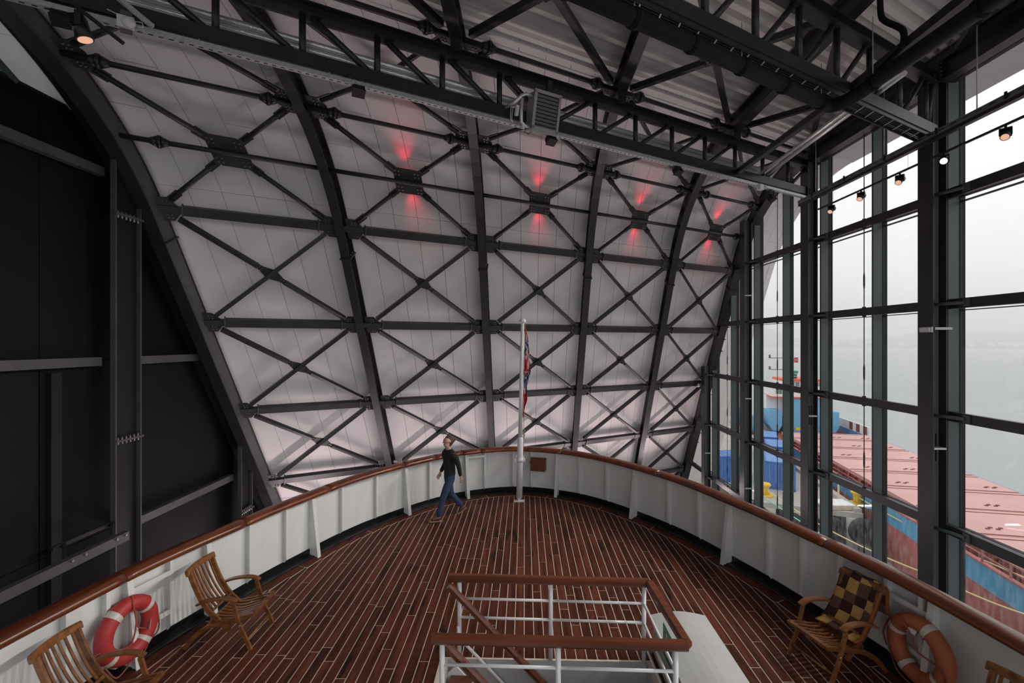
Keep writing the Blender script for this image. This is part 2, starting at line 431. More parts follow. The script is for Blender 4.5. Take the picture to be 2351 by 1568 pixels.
# ---- black long wall on the left
WL = -8.55
wl = struct('wall_left', (WL, 8, -9.5))
ys = [-14, -9.4, -5.4, -1.8, 1.6, 5.4, 8.3, 12.2, 16, 20.5]
levels = [-9.5, -4.0, 0.02, 3.5, 7.24, 8.24]
for y0, y1 in zip(ys, ys[1:]):
    for z0, z1 in zip(levels, levels[1:]):
        m = MB(); d = random.uniform(-0.006, 0.006)
        m.bb((WL - 0.12, y0 + 0.008, z0 + 0.006), (WL + d, y1 - 0.008, z1 - 0.006))
        part(m, 'wall_sheet', 'black_panel', wl)
m = MB(); m.bb((WL - 0.2, -14, -9.5), (WL - 0.13, 20.5, 8.24)); part(m, 'wall_core', 'gasket', wl)
m = MB(); m.bb((WL + 0.01, 8.42, -9.5), (WL + 0.10, 8.62, 3.3)); part(m, 'cover_strip', 'steel_dark', wl)
# clerestory above the black wall
w0 = struct('window_1', (WL - 0.06, 6, 8.24))
for y0, y1 in ((2, 5), (5, 8.8)):
    m = MB(); m.bb((WL - 0.09, y0 + 0.02, 8.27), (WL - 0.07, y1 - 0.02, 9.7)); part(m, 'pane', 'glass', w0)
m = MB(); m.bb((WL - 0.12, 1.6, 8.24), (WL - 0.02, 8.9, 8.30)); part(m, 'sill', 'steel', w0)
pts = [W(WL - 0.02, s, 0.32) for s in srange(2.45, SARC, 10)]
m = MB(); m.sweep(pts, [(-.03, -.05), (.03, -.05), (.03, .05), (-.03, .05)], [(XA, Nin(s)) for s in srange(2.45, SARC, 10)]); part(m, 'curved_frame', 'mullion', w0)

# girts of the black wall
def girt(y0, y1, z, label, x=WL + 0.17, h=0.17):
    m = MB(); m.bb((x - 0.07, y0, z - h / 2), (x + 0.07, y1, z + h / 2))
    return tag(m.build('steel_girt', 'steel_light'), label, 'beam', 'horizontal rails of the black wall')
girt(3, 9.36, 7.23, 'grey steel rail along the top of the black wall, left of the column')
girt(3, 9.30, 3.48, 'grey steel rail halfway up the black wall, left of the column')
girt(10.06, 12.35, 3.47, 'short grey steel rail halfway up the black wall, between column and arch')
girt(10.06, 13.6, 0.0, 'grey steel rail low on the black wall, between the two columns')
t = thing('steel_girt', 'grey steel rail with bolted bracket crossing in front of the tall column', 'beam', (-7.75, 7.4, 0.02), group='horizontal rails of the black wall')
m = MB(); m.bb((-7.80, 5.2, 0.02), (-7.68, 9.2, 0.19)); part(m, 'rail', 'steel_light', t)
m = MB()
for a, b in (((-8.1, 8.3, .3), (-7.78, 8.0, .2)), ((-8.1, 9.3, .3), (-7.78, 8.9, .2)), ((-8.12, 8.1, .3), (-8.12, 9.3, .3))): m.beam(a, b, .05, .07)
part(m, 'bracket', 'steel', t)
m = MB()
for y in (8.0, 8.25, 8.9, 9.1): m.tube([(-7.67, y, .15), (-7.645, y, .15)], .022, 8)
part(m, 'bolts', 'bolt', t, kind='stuff')

def channel_column(yc, zt, label, d=0.62):
    t = thing('channel_column', label, 'column', (-8.15, yc, -9.5), group='columns of the black wall')
    m = MB(); m.bb((-8.17, yc - d / 2, -9.5), (-8.15, yc + d / 2, zt)); part(m, 'web', 'steel_dark', t)
    for sg in (-1, 1):
        m = MB(); m.bb((-8.17, yc + sg * d / 2 - .014, -9.5), (-8.06, yc + sg * d / 2 + .014, zt + (0.35 if sg < 0 else -.1))); part(m, 'flange', 'steel_light', t)
    for z in (6.42, 1.90, -1.0):
        if z > zt: continue
        m = MB(); m.bb((-8.16, yc - d / 2 - .03, z - .03), (-8.02, yc + d / 2 + .03, z + .01)); pl = part(m, 'splice_plate', 'steel_light', t)
        m = MB()
        for k in range(6):
            y = yc - d * .4 + d * .8 * k / 5; m.tube([(-8.08, y, z - .085), (-8.08, y, z + .06)], .02, 8)
        part(m, 'bolts', 'bolt', pl, kind='stuff')
channel_column(9.65, 7.35, 'tall black steel channel column standing against the black wall')
channel_column(13.85, 0.6, 'short black channel column under the foot of the left arch', 0.55)

# ================================================================== STEEL FRAME OF THE END WALL
BAY = ['bay beside the black wall', 'second bay from the black wall', 'middle bay', 'second bay from the glass wall', 'bay beside the glass wall']
RIBN = ['black arched steel rib at the edge of the black wall', 'first free-standing arched rib from the black wall', 'second free-standing arched rib from the black wall',
        'third free-standing arched rib from the black wall', 'fourth free-standing arched rib, last before the glass wall', 'black arched steel edge rib where the curved wall meets the glass']
for i, X in enumerate(RIBX):
    fw = 0.30 if i in (0, 5) else 0.22
    ss = [-19.2, -8.5, -0.02] + srange(0, SARC, 14)[1:] + [SARC + 2, SARC + 24]
    t = thing('arched_rib', RIBN[i], 'beam', W(X, -19.2), group='arched ribs of the curved wall')
    for nm, off, w, h in (('inner_flange', 0.2, fw, 0.03), ('web', 0.0, 0.02 if 0 < i < 5 else fw - .03, 0.38), ('outer_flange', -0.2, fw, 0.03)):
        m = MB(); pts = [W(X, s) for s in ss]
        m.sweep([p + Nin(s) * off for p, s in zip(pts, ss)], [(-w / 2, -h / 2), (w / 2, -h / 2), (w / 2, h / 2), (-w / 2, h / 2)], [(XA, Nin(s)) for s in ss])
        part(m, nm, ('steel_light' if (i == 0 and nm == 'web') else 'steel'), t)  # left rib web in lighter steel, standing for light from the glass side
    # splice plates
    for s in (-0.75,):
        m = MB(); m.box(W(X, s, 0.0), (fw + 0.06, 0.04, 0.48), (XA, Tup(s), Nin(s))); sp = part(m, 'splice_plate', 'steel', t)
        m = MB()
        for a in (-.08, .08):
            for b in (-.15, 0, .15):
                c = W(X, s, b) + XA * a; m.tube([c - Tup(s) * .05, c + Tup(s) * .05], .018, 8)
        part(m, 'bolts', 'bolt', sp, kind='stuff')
    # saddle on the truss below
    m = MB(); m.bb(S(X, 4.8, 9.1) - Vector((.09, .14, 0)), S(X, 4.8, ZTOP - .2) + Vector((.09, .14, 0))); part(m, 'seat_plate', 'steel', t)
    if i == 5:
        for s in [x * 0.62 - 9.5 for x in range(16)]:
            m = MB(); p = W(X, s, -0.02) + XA * 0.14
            m.prism([p, p + XA * .2, p + Tup(s) * .18], Nin(s) * .02); part(m, 'cleat', 'steel_light', t)

def nodeplate(mb, X, s, sx, sy):
    """bolted plate in the wall plane beside a rib; sx = side of the rib, sy = up or down"""
    c0 = W(X + sx * .1, s); T = Tup(s); A = SKW(s)
    p = [c0, c0 + A * (sx * .38), c0 + A * (sx * .38) + T * (sy * .10), c0 + A * (sx * .24) + T * (sy * .26), c0 + T * (sy * .26)]
    mb.prism([q - Nin(s) * .012 for q in p], Nin(s) * .024)
def SKW(s): return SK
def bolts4(mb, c, a, b, nrm, d=.035, r=.016):
    for i in (-1, 1):
        for j in (-1, 1):
            p = c + a * (i * d) + b * (j * d); mb.tube([p, p + nrm * .03], r, 6)

# purlins
RN = ['topmost', 'second', 'third', 'fourth', 'lowest']
for r in range(5):
    s = -ROW * r
    for b in range(5):
        if r == 4 and b < 3: continue
        xa, xb = RIBX[b], RIBX[b + 1]; T = Tup(s); Nn = Nin(s)
        p, q = W(xa + .02, s), W(xb - .02, s)
        t = thing('purlin', 'dark steel cross beam, %s row, %s' % (RN[r], BAY[b]), 'beam', (p + q) / 2 - Z * .12, group='cross beams of the curved wall')
        d = (q - p).normalized()
        m = MB(); m.beam(p + d * .55, q - d * .45, .15, .20, T); part(m, 'beam_tube', 'steel', t)
        for e, k in ((p, 1), (q, -1)):
            m = MB(); m.beam(e, e + d * (k * .56), .12, .15, T); part(m, 'stub', 'steel', t)
            m = MB(); m.beam(e + d * (k * .53), e + d * (k * .56), .19, .25, T); part(m, 'clamp_plate', 'steel_light', t)
# X braces of the straight part
TN = ['top', 'second', 'third', 'fourth', 'bottom']
for r in range(5):
    s0, s1 = -ROW * r, -ROW * (r + 1)
    for b in range(5):
        if r == 4 and b < 4: continue
        xa, xb = RIBX[b], RIBX[b + 1]
        Nn = Nin(-1)
        A, C = W(xa + .38, s1 + .2), W(xb - .38, s0 - .2)      # up to the right, in one piece
        D, E_ = W(xa + .38, s0 - .2), W(xb - .38, s1 + .2)     # down to the right, in two pieces
        mid = (A + C) / 2
        t = thing('cross_brace', 'X-shaped steel brace, %s tier, %s' % (TN[r], BAY[b]), 'brace', mid - Z * 1.1, group='X braces on the curved wall')
        m = MB(); m.beam(A, C, .10, .13, Nn); part(m, 'diagonal', 'steel', t)
        d = (E_ - D).normalized()
        for a_, b_ in ((D, mid - d * .36), (mid + d * .36, E_)):
            m = MB(); m.beam(a_, b_, .10, .10, Nn); part(m, 'half_diagonal', 'steel', t)
        d2 = (C - A).normalized()
        for k in (-1, 1):
            m = MB(); c = mid - Nn * .01
            m.prism([c - d2 * .15, c + d * (k * .27) - d2 * .06, c + d * (k * .42) - d2 * .055, c + d * (k * .42) + d2 * .055, c + d * (k * .27) + d2 * .06, c + d2 * .15][::k], Nn * .024)
            gp = part(m, 'gusset_plate', 'steel', t)
            m = MB(); bolts4(m, c + d * (k * .29) + Nn * .02, d, d2, Nn); part(m, 'bolts', 'bolt', gp, kind='stuff')
        for X_, s_, sx, sy in ((xa, s1, 1, 1), (xb, s0, -1, -1), (xa, s0, 1, -1), (xb, s1, -1, 1)):
            m = MB(); nodeplate(m, X_, s_, sx, sy); gp = part(m, 'end_plate', 'steel', t)
            m = MB(); c = W(X_ + sx * .1, s_) + SK * (sx * .2) + Tup(s_) * (sy * .15) + Nin(s_) * .012; bolts4(m, c, SK, Tup(s_), Nin(s_)); part(m, 'bolts', 'bolt', gp, kind='stuff')
# tubes of the curved part
TROW = [(1.52, 'lower'), (3.03, 'middle'), (SARC, 'upper')]
def coupling(mb, c, d, r=.06):
    mb.tube([c - d * .16, c - d * .03], .0, 10, rad=[r, r * 1.9]); mb.tube([c + d * .03, c + d * .16], .0, 10, rad=[r * 1.9, r])
    mb.tube([c - d * .03, c + d * .03], r * 2.15, 12)
for s, nm in TROW:
    for b in range(5):
        xa, xb = RIBX[b], RIBX[b + 1]; off = .05 if s < 5 else -.02
        p, q = W(xa + .01, s, off), W(xb - .01, s, off); d = (q - p).normalized()
        t = thing('tie_tube', 'round black tie tube, %s row, %s' % (nm, BAY[b]), 'pipe', (p + q) / 2 - Z * .06, group='round tie tubes between the ribs')
        m = MB(); m.tube([p, q], .052, 12); part(m, 'tube', 'steel', t)
        ends = (0.62, 1) if nm != 'lower' else ((0.75, 0) if b == 0 else ((0, 1) if b == 4 else (0, 0)))
        if ends[0]: m = MB(); coupling(m, p + d * ends[0], d); part(m, 'coupling', 'steel', t)
        if ends[1]: m = MB(); coupling(m, q - d * .62, d); part(m, 'coupling', 'steel', t)
# tube braces of the curved part, two tiers
for tier, (sa, sm, sb) in enumerate(((0, 1.52, 3.03), (3.03, 4.25, SARC))):
    for b in range(5):
        xa, xb = RIBX[b], RIBX[b + 1]; xm = (xa + xb) / 2
        C = W(xm, sm); Nn = Nin(sm); T = Tup(sm)
        t = thing('tube_brace', 'tube X-brace with eight-sided plate, %s arch tier, %s' % (['lower', 'upper'][tier], BAY[b]), 'brace', C - Z * .9, group='tube braces of the arch')
        hw, hh = (.36, .34) if tier == 0 else (.2, .18)
        o = MB(); pl = [(-hw, -hh * .55), (-hw * .7, -hh), (hw * .7, -hh), (hw, -hh * .55), (hw, hh * .55), (hw * .7, hh), (-hw * .7, hh), (-hw, hh * .55)]
        o.prism([C + SK * a + T * c - Nn * .015 for a, c in pl], Nn * .03); gp = part(o, 'centre_plate', 'steel', t)
        for sx, X_ in ((-1, xa + .36), (1, xb - .36)):
            for sy, s_ in ((-1, sa + .22), (1, sb - .22)):
                pe = W(X_, s_); ps = C + SK * (sx * hw * .8) + T * (sy * hh * .72)
                dd = (pe - ps).normalized()
                m = MB(); m.tube([ps + dd * .1, pe], .055, 12); m.beam(ps - dd * .02, ps + dd * .3, .03, .16, T); m.beam(pe - dd * .25, pe + dd * .05, .03, .16, T)
                part(m, 'brace_tube', 'steel', t)
                m = MB(); bolts4(m, ps - dd * .05 + Nn * .016, SK, T, Nn, .045, .02); part(m, 'bolts', 'bolt', gp, kind='stuff')
        for X_, s_, sx, sy in ((xa, sa, 1, 1), (xb, sa, -1, 1), (xa, sb, 1, -1), (xb, sb, -1, -1)):
            m = MB(); nodeplate(m, X_, s_, sx, sy); gp2 = part(m, 'end_plate', 'steel', t)
            m = MB(); c = W(X_ + sx * .1, s_) + SK * (sx * .2) + Tup(s_) * (sy * .15) + Nin(s_) * .012; bolts4(m, c, SK, Tup(s_), Nin(s_)); part(m, 'bolts', 'bolt', gp2, kind='stuff')
        # red accent lamp behind the plate
        if tier == 0 and b > 0:
            lt = thing('accent_lamp', 'small red lamp behind the eight-sided plate, %s' % BAY[b], 'lamp', C - Nn * .10, group='red accent lamps')
            m = MB(); m.box(C - Nn * .09, (.16, .30, .06), (SK, T, Nn)); part(m, 'housing', 'lamp_black', lt)
            for k in (-1, 1):
                m = MB(); m.box(C - Nn * .09 + T * (k * .155), (.10, .01, .04), (SK, T, Nn)); part(m, 'lens', 'red_lens', lt)
                L_ = bpy.data.lights.new('red_spot', 'SPOT'); L_.energy = 17 + 2 * b; L_.color = (1, 0.02, 0.06); L_.spot_size = math.radians(58); L_.spot_blend = 1.0; L_.shadow_soft_size = .08
                lo = bpy.data.objects.new('red_spot', L_); COL.objects.link(lo); lo.parent = lt
                p = C - Nn * .05 + T * (k * .22); lo.location = p - Vector(lt.location)
                aim = (T * k - Nn * .17).normalized(); lo.rotation_euler = aim.to_track_quat('-Z', 'Y').to_euler()

# unseen washers behind the stern, taken from the pinker wall foot, added for brightness
for b in range(5):
    xm = (RIBX[b] + RIBX[b + 1]) / 2; p = W(xm, -10.2, 2.2)
    t = thing('unseen_wash_lamp', 'unseen pink-white wash lamp at the wall foot, %s' % BAY[b], 'lamp', p - Z * .12, group='unseen wash lamps behind the stern')
    m = MB(); m.box(p - Z * .04, (2.8, .16, .12), (SK, SN, Z)); part(m, 'housing', 'lamp_black', t)
    m = MB(); m.box(p + Z * .025, (2.6, .12, .01), (SK, SN, Z)); part(m, 'lens', 'wash_lens', t)
    L_ = bpy.data.lights.new('wash', 'AREA'); L_.shape = 'RECTANGLE'; L_.size = 2.6; L_.size_y = .12; L_.energy = 52; L_.color = (1, .80, .83); L_.spread = math.radians(140)
    lo = bpy.data.objects.new('wash', L_); COL.objects.link(lo); lo.parent = t; lo.location = p + Z * .04 - Vector(t.location)
    aim = (W(xm, -1.5, -.28) - p).normalized(); lo.rotation_euler = aim.to_track_quat('-Z', 'Y').to_euler()
# ================================================================== ROOF TRUSSES
def truss(u, xs0, step, xmid, x0, x1, zb, zt, label):
    t = thing('roof_truss', label, 'truss', S((x0 + x1) / 2, u, zb - .1), group='roof trusses')
    m = MB(); m.ibeam(S(x0, u, zt), S(x1, u, zt), .24, .20); part(m, 'top_chord', 'steel', t)
    m = MB(); m.beam(S(x0, u, zb), S(x1, u, zb), .20, .20); part(m, 'bottom_chord', 'steel', t)
    xs = [xs0 + step * k for k in range(-12, 12) if x0 + .1 < xs0 + step * k < x1 - .1]
    for k, x in enumerate(xs):
        m = MB(); m.tube([S(x, u, zb + .08), S(x, u, zt - .09)], .052, 12); part(m, 'vertical', 'steel', t)
        if x < xmid - .3: m = MB(); m.tube([S(x + .12, u, zt - .09), S(x + step - .1, u, zb + .09)], .052, 12); part(m, 'diagonal', 'steel', t)
        else: m = MB(); m.tube([S(x + .1, u, zb + .09), S(min(x + step, x1 + .1) - .12, u, zt - .09)], .046, 12); part(m, 'diagonal', 'steel', t)
truss(4.77, -.48, .995, .5, -8.3, 8.28, 8.25, 9.05, 'long black steel roof truss nearest the curved wall, carrying the fan heater')
truss(.36, 2.41, .925, .5, -8.3, 8.2, 8.09, 9.15, 'black steel roof truss overhead, nearer the viewer than the fan heater truss')
# ties in the roof, along the ship, at bottom chord level
m = MB(); m.beam(S(5.5, 4.77, 8.25), S(5.5, .36, 8.12), .12, .12)
tag(m.build('roof_tie', 'steel'), 'thin black steel tie between the bottom chords of the two roof trusses', 'beam')
m = MB(); m.beam(S(5.5, .30, 8.12), S(5.5, -5, 8.2), .12, .13)
tag(m.build('roof_tie', 'steel'), 'black steel tie running from the nearer truss towards the upper right corner', 'beam')
# roof X bracing
for b in range(5):
    xa, xb = RIBX[b], RIBX[b + 1]
    for ua, ub, nm in ((5.06, .55, 'between the two trusses'), (.15, -4.3, 'before the nearer truss')):
        if nm.startswith('before') and b < 2: continue
        zc = ZTOP - .02
        p1, p2, p3, p4 = S(xa + .25, ua - .3, zc), S(xb - .25, ub + .3, zc), S(xa + .25, ub + .3, zc), S(xb - .25, ua - .3, zc)
        mid = (p1 + p2) / 2
        t = thing('roof_brace', 'flat X roof brace %s, %s' % (nm, BAY[b].replace('bay', 'roof bay')), 'brace', mid - Z * .07, group='roof braces')
        m = MB(); m.beam(p3, p4, .12, .12); part(m, 'diagonal', 'steel', t)
        d = (p2 - p1).normalized()
        for a_, b_ in ((p1, mid - d * .2), (mid + d * .2, p2)): m = MB(); m.beam(a_, b_, .12, .12); part(m, 'half_diagonal', 'steel', t)
        m = MB(); m.box(mid, (.34, .5, .02), (d.cross(Z), d, Z)); gp = part(m, 'gusset_plate', 'steel', t)
        m = MB()
        for k in (-1, 1): bolts4(m, mid + d * (k * .17) - Z * .01, d, d.cross(Z), -Z, .04, .018)
        part(m, 'bolts', 'bolt', gp, kind='stuff')

# ================================================================== SERVICES UNDER THE ROOF
# slotted cable channel under the heater truss
m = MB()
UC = 4.70
def slotted(m, p, q, w, h, lip=.012):
    m.beam(p - Z * h / 2, q - Z * h / 2, w, lip)
    d = (q - p).normalized(); sd = d.cross(Z)
    for k in (-1, 1): m.beam(p + sd * (k * w / 2), q + sd * (k * w / 2), lip, h)
t = thing('cable_channel', 'galvanised slotted cable channel hung under the heater truss', 'cable tray', S(0, UC, 8.02))
slotted(m, S(-8.2, UC, 8.07), S(8.3, UC, 8.07), .09, .06); part(m, 'channel', 'galv', t)
m = MB()
for k in range(150):
    x = -7 + k * .1; p = S(x, UC, 8.034); m.beam(p, p + SK * .055, .022, .006)
part(m, 'slots', 'gasket', t, kind='stuff')
for x in [-7.6 + 1.5 * k for k in range(11)]:
    m = MB(); m.tube([S(x, UC, 8.07), S(x, UC, 8.2)], .008, 6); part(m, 'hanger', 'galv', t)
# foil pipes behind the truss
for k, (dz, du, r) in enumerate(((.66, .23, .055), (.56, .26, .05), (.465, .23, .045))):
    m = MB(); m.tube([S(-8, 4.77 + du, 8.0 + dz), S(6.6, 4.77 + du, 8.0 + dz)], r, 10)
    tag(m.build('foil_pipe', 'foil'), 'silver foil wrapped pipe behind the heater truss, %s of three' % ['uppermost', 'middle one', 'lowest'][k], 'pipe', 'foil wrapped pipes')
for k, x in enumerate((6.55, 6.72)):
    p0 = hz(1742 + 12 * k, 402 + 3 * k, 8.42); p1 = hz(1938 + 12 * k, 258 + 3 * k, 8.42)
    m = MB(); m.tube([p0, p1 + (p1 - p0) * .4], .045, 10)
    tag(m.build('foil_pipe', 'foil'), ['left', 'right'][k] + ' one of two bright pipes running from the heater truss to the duct', 'pipe', 'foil wrapped pipes')
# black duct
t = thing('roof_duct', 'thick black insulated duct bending under the nearer roof truss', 'duct', (5.2, 7.9, 7.6))
zd = 7.75
a0 = hz(1250, -50, zd); a1 = hz(1905, 243, zd)
d0 = (a1 - a0).normalized(); a0 = a1 - d0 * 9
b0 = hz(1990, 200, zd); b1 = hz(2300, -15, zd); d1 = (b1 - b0).normalized(); b1 = b0 + d1 * 8
crn = []
c1, c2 = a1 + d0 * .12, b0 - d1 * .12
for k in range(9):
    f = k / 8; q = (1 - f) ** 2; crn.append(a1 * q + (a1 * .5 + b0 * .5 + (d0 - d1) * .16) * (2 * f * (1 - f)) + b0 * f * f)
m = MB(); m.tube([a0, a1], .105, 18); part(m, 'straight_duct', 'duct', t)
m = MB(); m.tube(crn, .108, 18); part(m, 'elbow', 'duct', t)
m = MB(); m.tube([b0, b1], .108, 18); part(m, 'straight_duct', 'duct', t)
for k in range(6):
    c = a1 - d0 * (.25 + 1.02 * k)
    m = MB(); m.tube([c - d0 * .05, c + d0 * .05], .117, 18); m.tube([c - d0 * .012, c + d0 * .012], .124, 18); part(m, 'duct_collar', 'duct', t)
    if k % 2 == 0: m = MB(); m.tube([c + Z * .1, c + Z * .62], .006, 6); part(m, 'hanger', 'galv', t)
for c in (b0 + d1 * .12, b0 + d1 * 1.75):
    m = MB(); m.tube([c - d1 * .05, c + d1 * .05], .12, 18); m.tube([c - d1 * .012, c + d1 * .012], .126, 18); part(m, 'duct_collar', 'duct', t)
    m = MB(); m.tube([c + Z * .1, c + Z * 1.0], .007, 6); part(m, 'hanger', 'galv', t)
# thin bent drain joining the duct
pp = [(1983, 205), (2000, 180), (2062, 118), (2074, 98), (2074, 72), (2058, 60), (2032, 48), (2022, 30), (2020, -40)]
pl = [hx(*p, 5.42) for p in pp]
sm = []
for i in range(len(pl) - 1):
    for k in range(4):
        f = k / 4; p0 = pl[max(i - 1, 0)]; p1 = pl[i]; p2 = pl[i + 1]; p3 = pl[min(i + 2, len(pl) - 1)]
        sm.append(.5 * ((2 * p1) + (p2 - p0) * f + (2 * p0 - 5 * p1 + 4 * p2 - p3) * f * f + (3 * p1 - p0 - 3 * p2 + p3) * f ** 3))
sm.append(pl[-1])
m = MB(); m.tube(sm, .042, 12); tag(m.build('drain_pipe', 'duct'), 'thin black S-bent pipe rising from the duct to the roof', 'pipe')
# cable ladder under the nearer truss
t = thing('cable_ladder', 'dark cable ladder with thin rungs under the nearer roof truss', 'cable tray', S(3, .62, 7.9))
for du in (.16, .46):
    m = MB(); m.beam(S(-6, du + .12, 7.96), S(8.1, du + .12, 7.96), .02, .07); part(m, 'side_rail', 'steel', t)
for k in range(46):
    x = -5.5 + .3 * k; m = MB(); m.beam(S(x, .28, 7.96), S(x, .58, 7.96), .018, .018); part(m, 'rung', 'galv', t)
# cables lying in it
m = MB()
for k in range(5): m.tube([S(-6, .34 + .045 * k, 7.975), S(8.0, .34 + .045 * k, 7.975)], .014, 6)
part(m, 'cable_bundle', 'gasket', t, kind='stuff')
# cable tray along the glass wall
XT = 8.02
t = thing('cable_tray', 'slotted steel cable tray running along the glass wall above the spotlights', 'cable tray', (XT, 9, 7.83))
m = MB(); m.beam((XT, 14.3, 7.84), (XT, 3, 7.84), .10, .07); part(m, 'base', 'steel', t)
m = MB(); m.beam((XT - .055, 14.3, 7.92), (XT - .055, 3, 7.92), .012, .10); part(m, 'side', 'steel_web', t)
m = MB()
for k in range(44):
    y = 14.0 - .25 * k; m.beam((XT - .062, y, 7.925), (XT - .062, y - .12, 7.925), .004, .018)
part(m, 'slots', 'gasket', t, kind='stuff')
for p in (hx(1873, 400, XT), hx(2030, 330, XT), hx(2243, 215, XT)):
    m = MB(); m.tube([(XT, p.y, 7.9), (XT, p.y, 9.75)], .011, 6); part(m, 'hanger', 'galv', t)
for k in range(7):
    y = 13.6 - 1.35 * k
    m = MB(); m.box((XT - .07, y, 7.94), (.02, .04, .12)); part(m, 'clip', 'gasket', t)
# lighting track with spotlights
XK = 7.92; ZK = 7.44
t = thing('light_track', 'thin black lighting track in front of the glass wall', 'track', (XK, 9, ZK - .02))
m = MB(); m.beam((XK, 13.25, ZK), (XK, 3, ZK), .035, .035); part(m, 'rail', 'lamp_black', t)
for k in range(4): m = MB(); m.tube([(XK, 12.6 - 2.4 * k, ZK), (XK, 12.6 - 2.4 * k, 7.82)], .0025, 5); part(m, 'wire', 'galv', t)
SPN = ['farthest', 'second farthest', 'third farthest', 'lit, dazzling', 'nearest']
def spotlight(loc, aim, label, lens, size=1.0, group='track spotlights'):
    loc = Vector(loc); aim = Vector(aim).normalized(); q = aim.to_track_quat('-Z', 'Y')
    R3 = q.to_matrix(); ax = R3 @ XA; ay = R3 @ YA
    t = thing('spotlight', label, 'spotlight', loc, group=group); z = size
    m = MB(); m.tube([loc, loc - Z * .05 * z], .02 * z, 8); m.beam(loc - Z * .05 * z - ax * .085 * z, loc - Z * .05 * z + ax * .085 * z, .05 * z, .02 * z, Z)
    for k in (-1, 1): m.beam(loc - Z * .05 * z + ax * (k * .08 * z), loc - Z * .17 * z + ax * (k * .08 * z), .045 * z, .014 * z, ax)
    part(m, 'yoke', 'lamp_black', t)
    c = loc - Z * .155 * z
    m = MB(); m.tube([c - aim * .10 * z, c - aim * .0 * z, c + aim * .11 * z], 0, 18, rad=[.052 * z, .064 * z, .07 * z], caps=True); part(m, 'barrel', 'lamp_black', t)
    m = MB()
    for k in range(6): m.box(c - aim * (.09 - .018 * k) * z, (.15 * z, .006 * z, .11 * z), (ax, aim, ay))
    part(m, 'cooling_fins', 'lamp_black', t)
    m = MB(); m.tube([c + aim * .11 * z, c + aim * .114 * z], .058 * z, 18); part(m, 'lens', lens, t)
    return t, c
for k, p in enumerate(((1909, 478), (1977, 447), (2066, 410), (2168, 367), (2309, 303))):
    q = hx(*p, XK)
    spotlight((XK, q.y, ZK - .015), (-.55, -.35 - .1 * (k == 4), -.62) if k != 3 else (-.62, -.62, -.28),
              ('%s spotlight on the lighting track by the glass' % SPN[k]) if k != 3 else 'spotlight shining bright warm light towards the viewer, on the lighting track', 'warm_lens' if k != 3 else 'lit_lens', .92)
# the beams of the track spotlights (the track goes on towards the viewer with added, unseen lamps)
def beam_lamp(y, aim, e, size=72):
    L_ = bpy.data.lights.new('spot_beam', 'SPOT'); L_.energy = e; L_.color = (1, .94, .88); L_.spot_size = math.radians(size); L_.spot_blend = .9; L_.shadow_soft_size = .12
    lo = bpy.data.objects.new('spot_beam', L_); COL.objects.link(lo); aim = Vector(aim).normalized()
    lo.location = Vector((XK, y, ZK - .16)) + aim * .13; lo.rotation_euler = aim.to_track_quat('-Z', 'Y').to_euler()
for k, p in enumerate(((1909, 478), (1977, 447), (2066, 410), (2168, 367), (2309, 303))):
    q = hx(*p, XK); beam_lamp(q.y, (-.80, -.22, -.50) if k != 3 else (-.62, -.62, -.28), 380 if k != 3 else 40)
for k, y in enumerate((6.6, 5.2, 3.8)):  # three unseen lamps added to brighten the deck and left bulwark
    spotlight((XK, y, ZK - .015), (-.55, -.1, -.62), '%s added, unseen track spotlight beyond the right picture edge' % ORD[k], 'warm_lens', .92); beam_lamp(y, (-.82, .05, -.50), 380)

# flood lamps on the channel
def flood(px, py, label, up=False):
    p = hs(px, py, UC); t = thing('floodlight', label, 'floodlight', p, group='flood lamps on the truss')
    A = SK; N_ = -SN
    m = MB(); m.box(p + Z * .20, (.20, .05, .012), (A, N_, Z))
    for k in (-1, 1): m.beam(p + A * (k * .1) + Z * .2, p + A * (k * .1) + Z * .02, .03, .01, A)
    part(m, 'bracket', 'lamp_black', t)
    tl = (N_ * .45 - Z * .9).normalized(); tu = A.cross(tl)
    m = MB(); m.box(p, (.18, .10, .15), (A, tl, tu)); m.box(p + tl * .06, (.20, .02, .17), (A, tl, tu)); part(m, 'body', 'lamp_black', t)
    m = MB()
    for k in range(7): m.box(p - tl * .065 + A * (.075 * (k - 3) / 3), (.008, .05, .14), (A, tl, tu))
    part(m, 'cooling_fins', 'lamp_black', t)
    m = MB(); m.tube([p - tl * .05 + A * .05, p + Z * .16 + A * .02, p + Z * .21 - A * .12, p + Z * .16 - A * .2, p + Z * .2 - A * .28], .007, 6); part(m, 'cable', 'gasket', t)
flood(823, 208, 'black floodlight under the heater truss, in the second bay from the black wall')
flood(1265, 322, 'black floodlight hanging just below the fan heater')
flood(1556, 393, 'black floodlight under the heater truss, second from the glass wall')
flood(1772, 455, 'black floodlight under the heater truss, at the glass wall end')
flood(140, 42, 'black floodlight at the upper left corner beside the big spotlight')
p = hs(186, 62, 4.45); spotlight(p + Z * .2, (.25, .12, -.95), 'big black spotlight with warm lens hanging at the upper left corner', 'warm_lens', 1.35, group='corner spotlight')
m = MB(); m.beam(hs(150, -5, 4.3), hs(284, 100, 4.3), .035, .04); tag(m.build('light_track', 'lamp_black'), 'short black track end hanging down at the upper left corner', 'track')
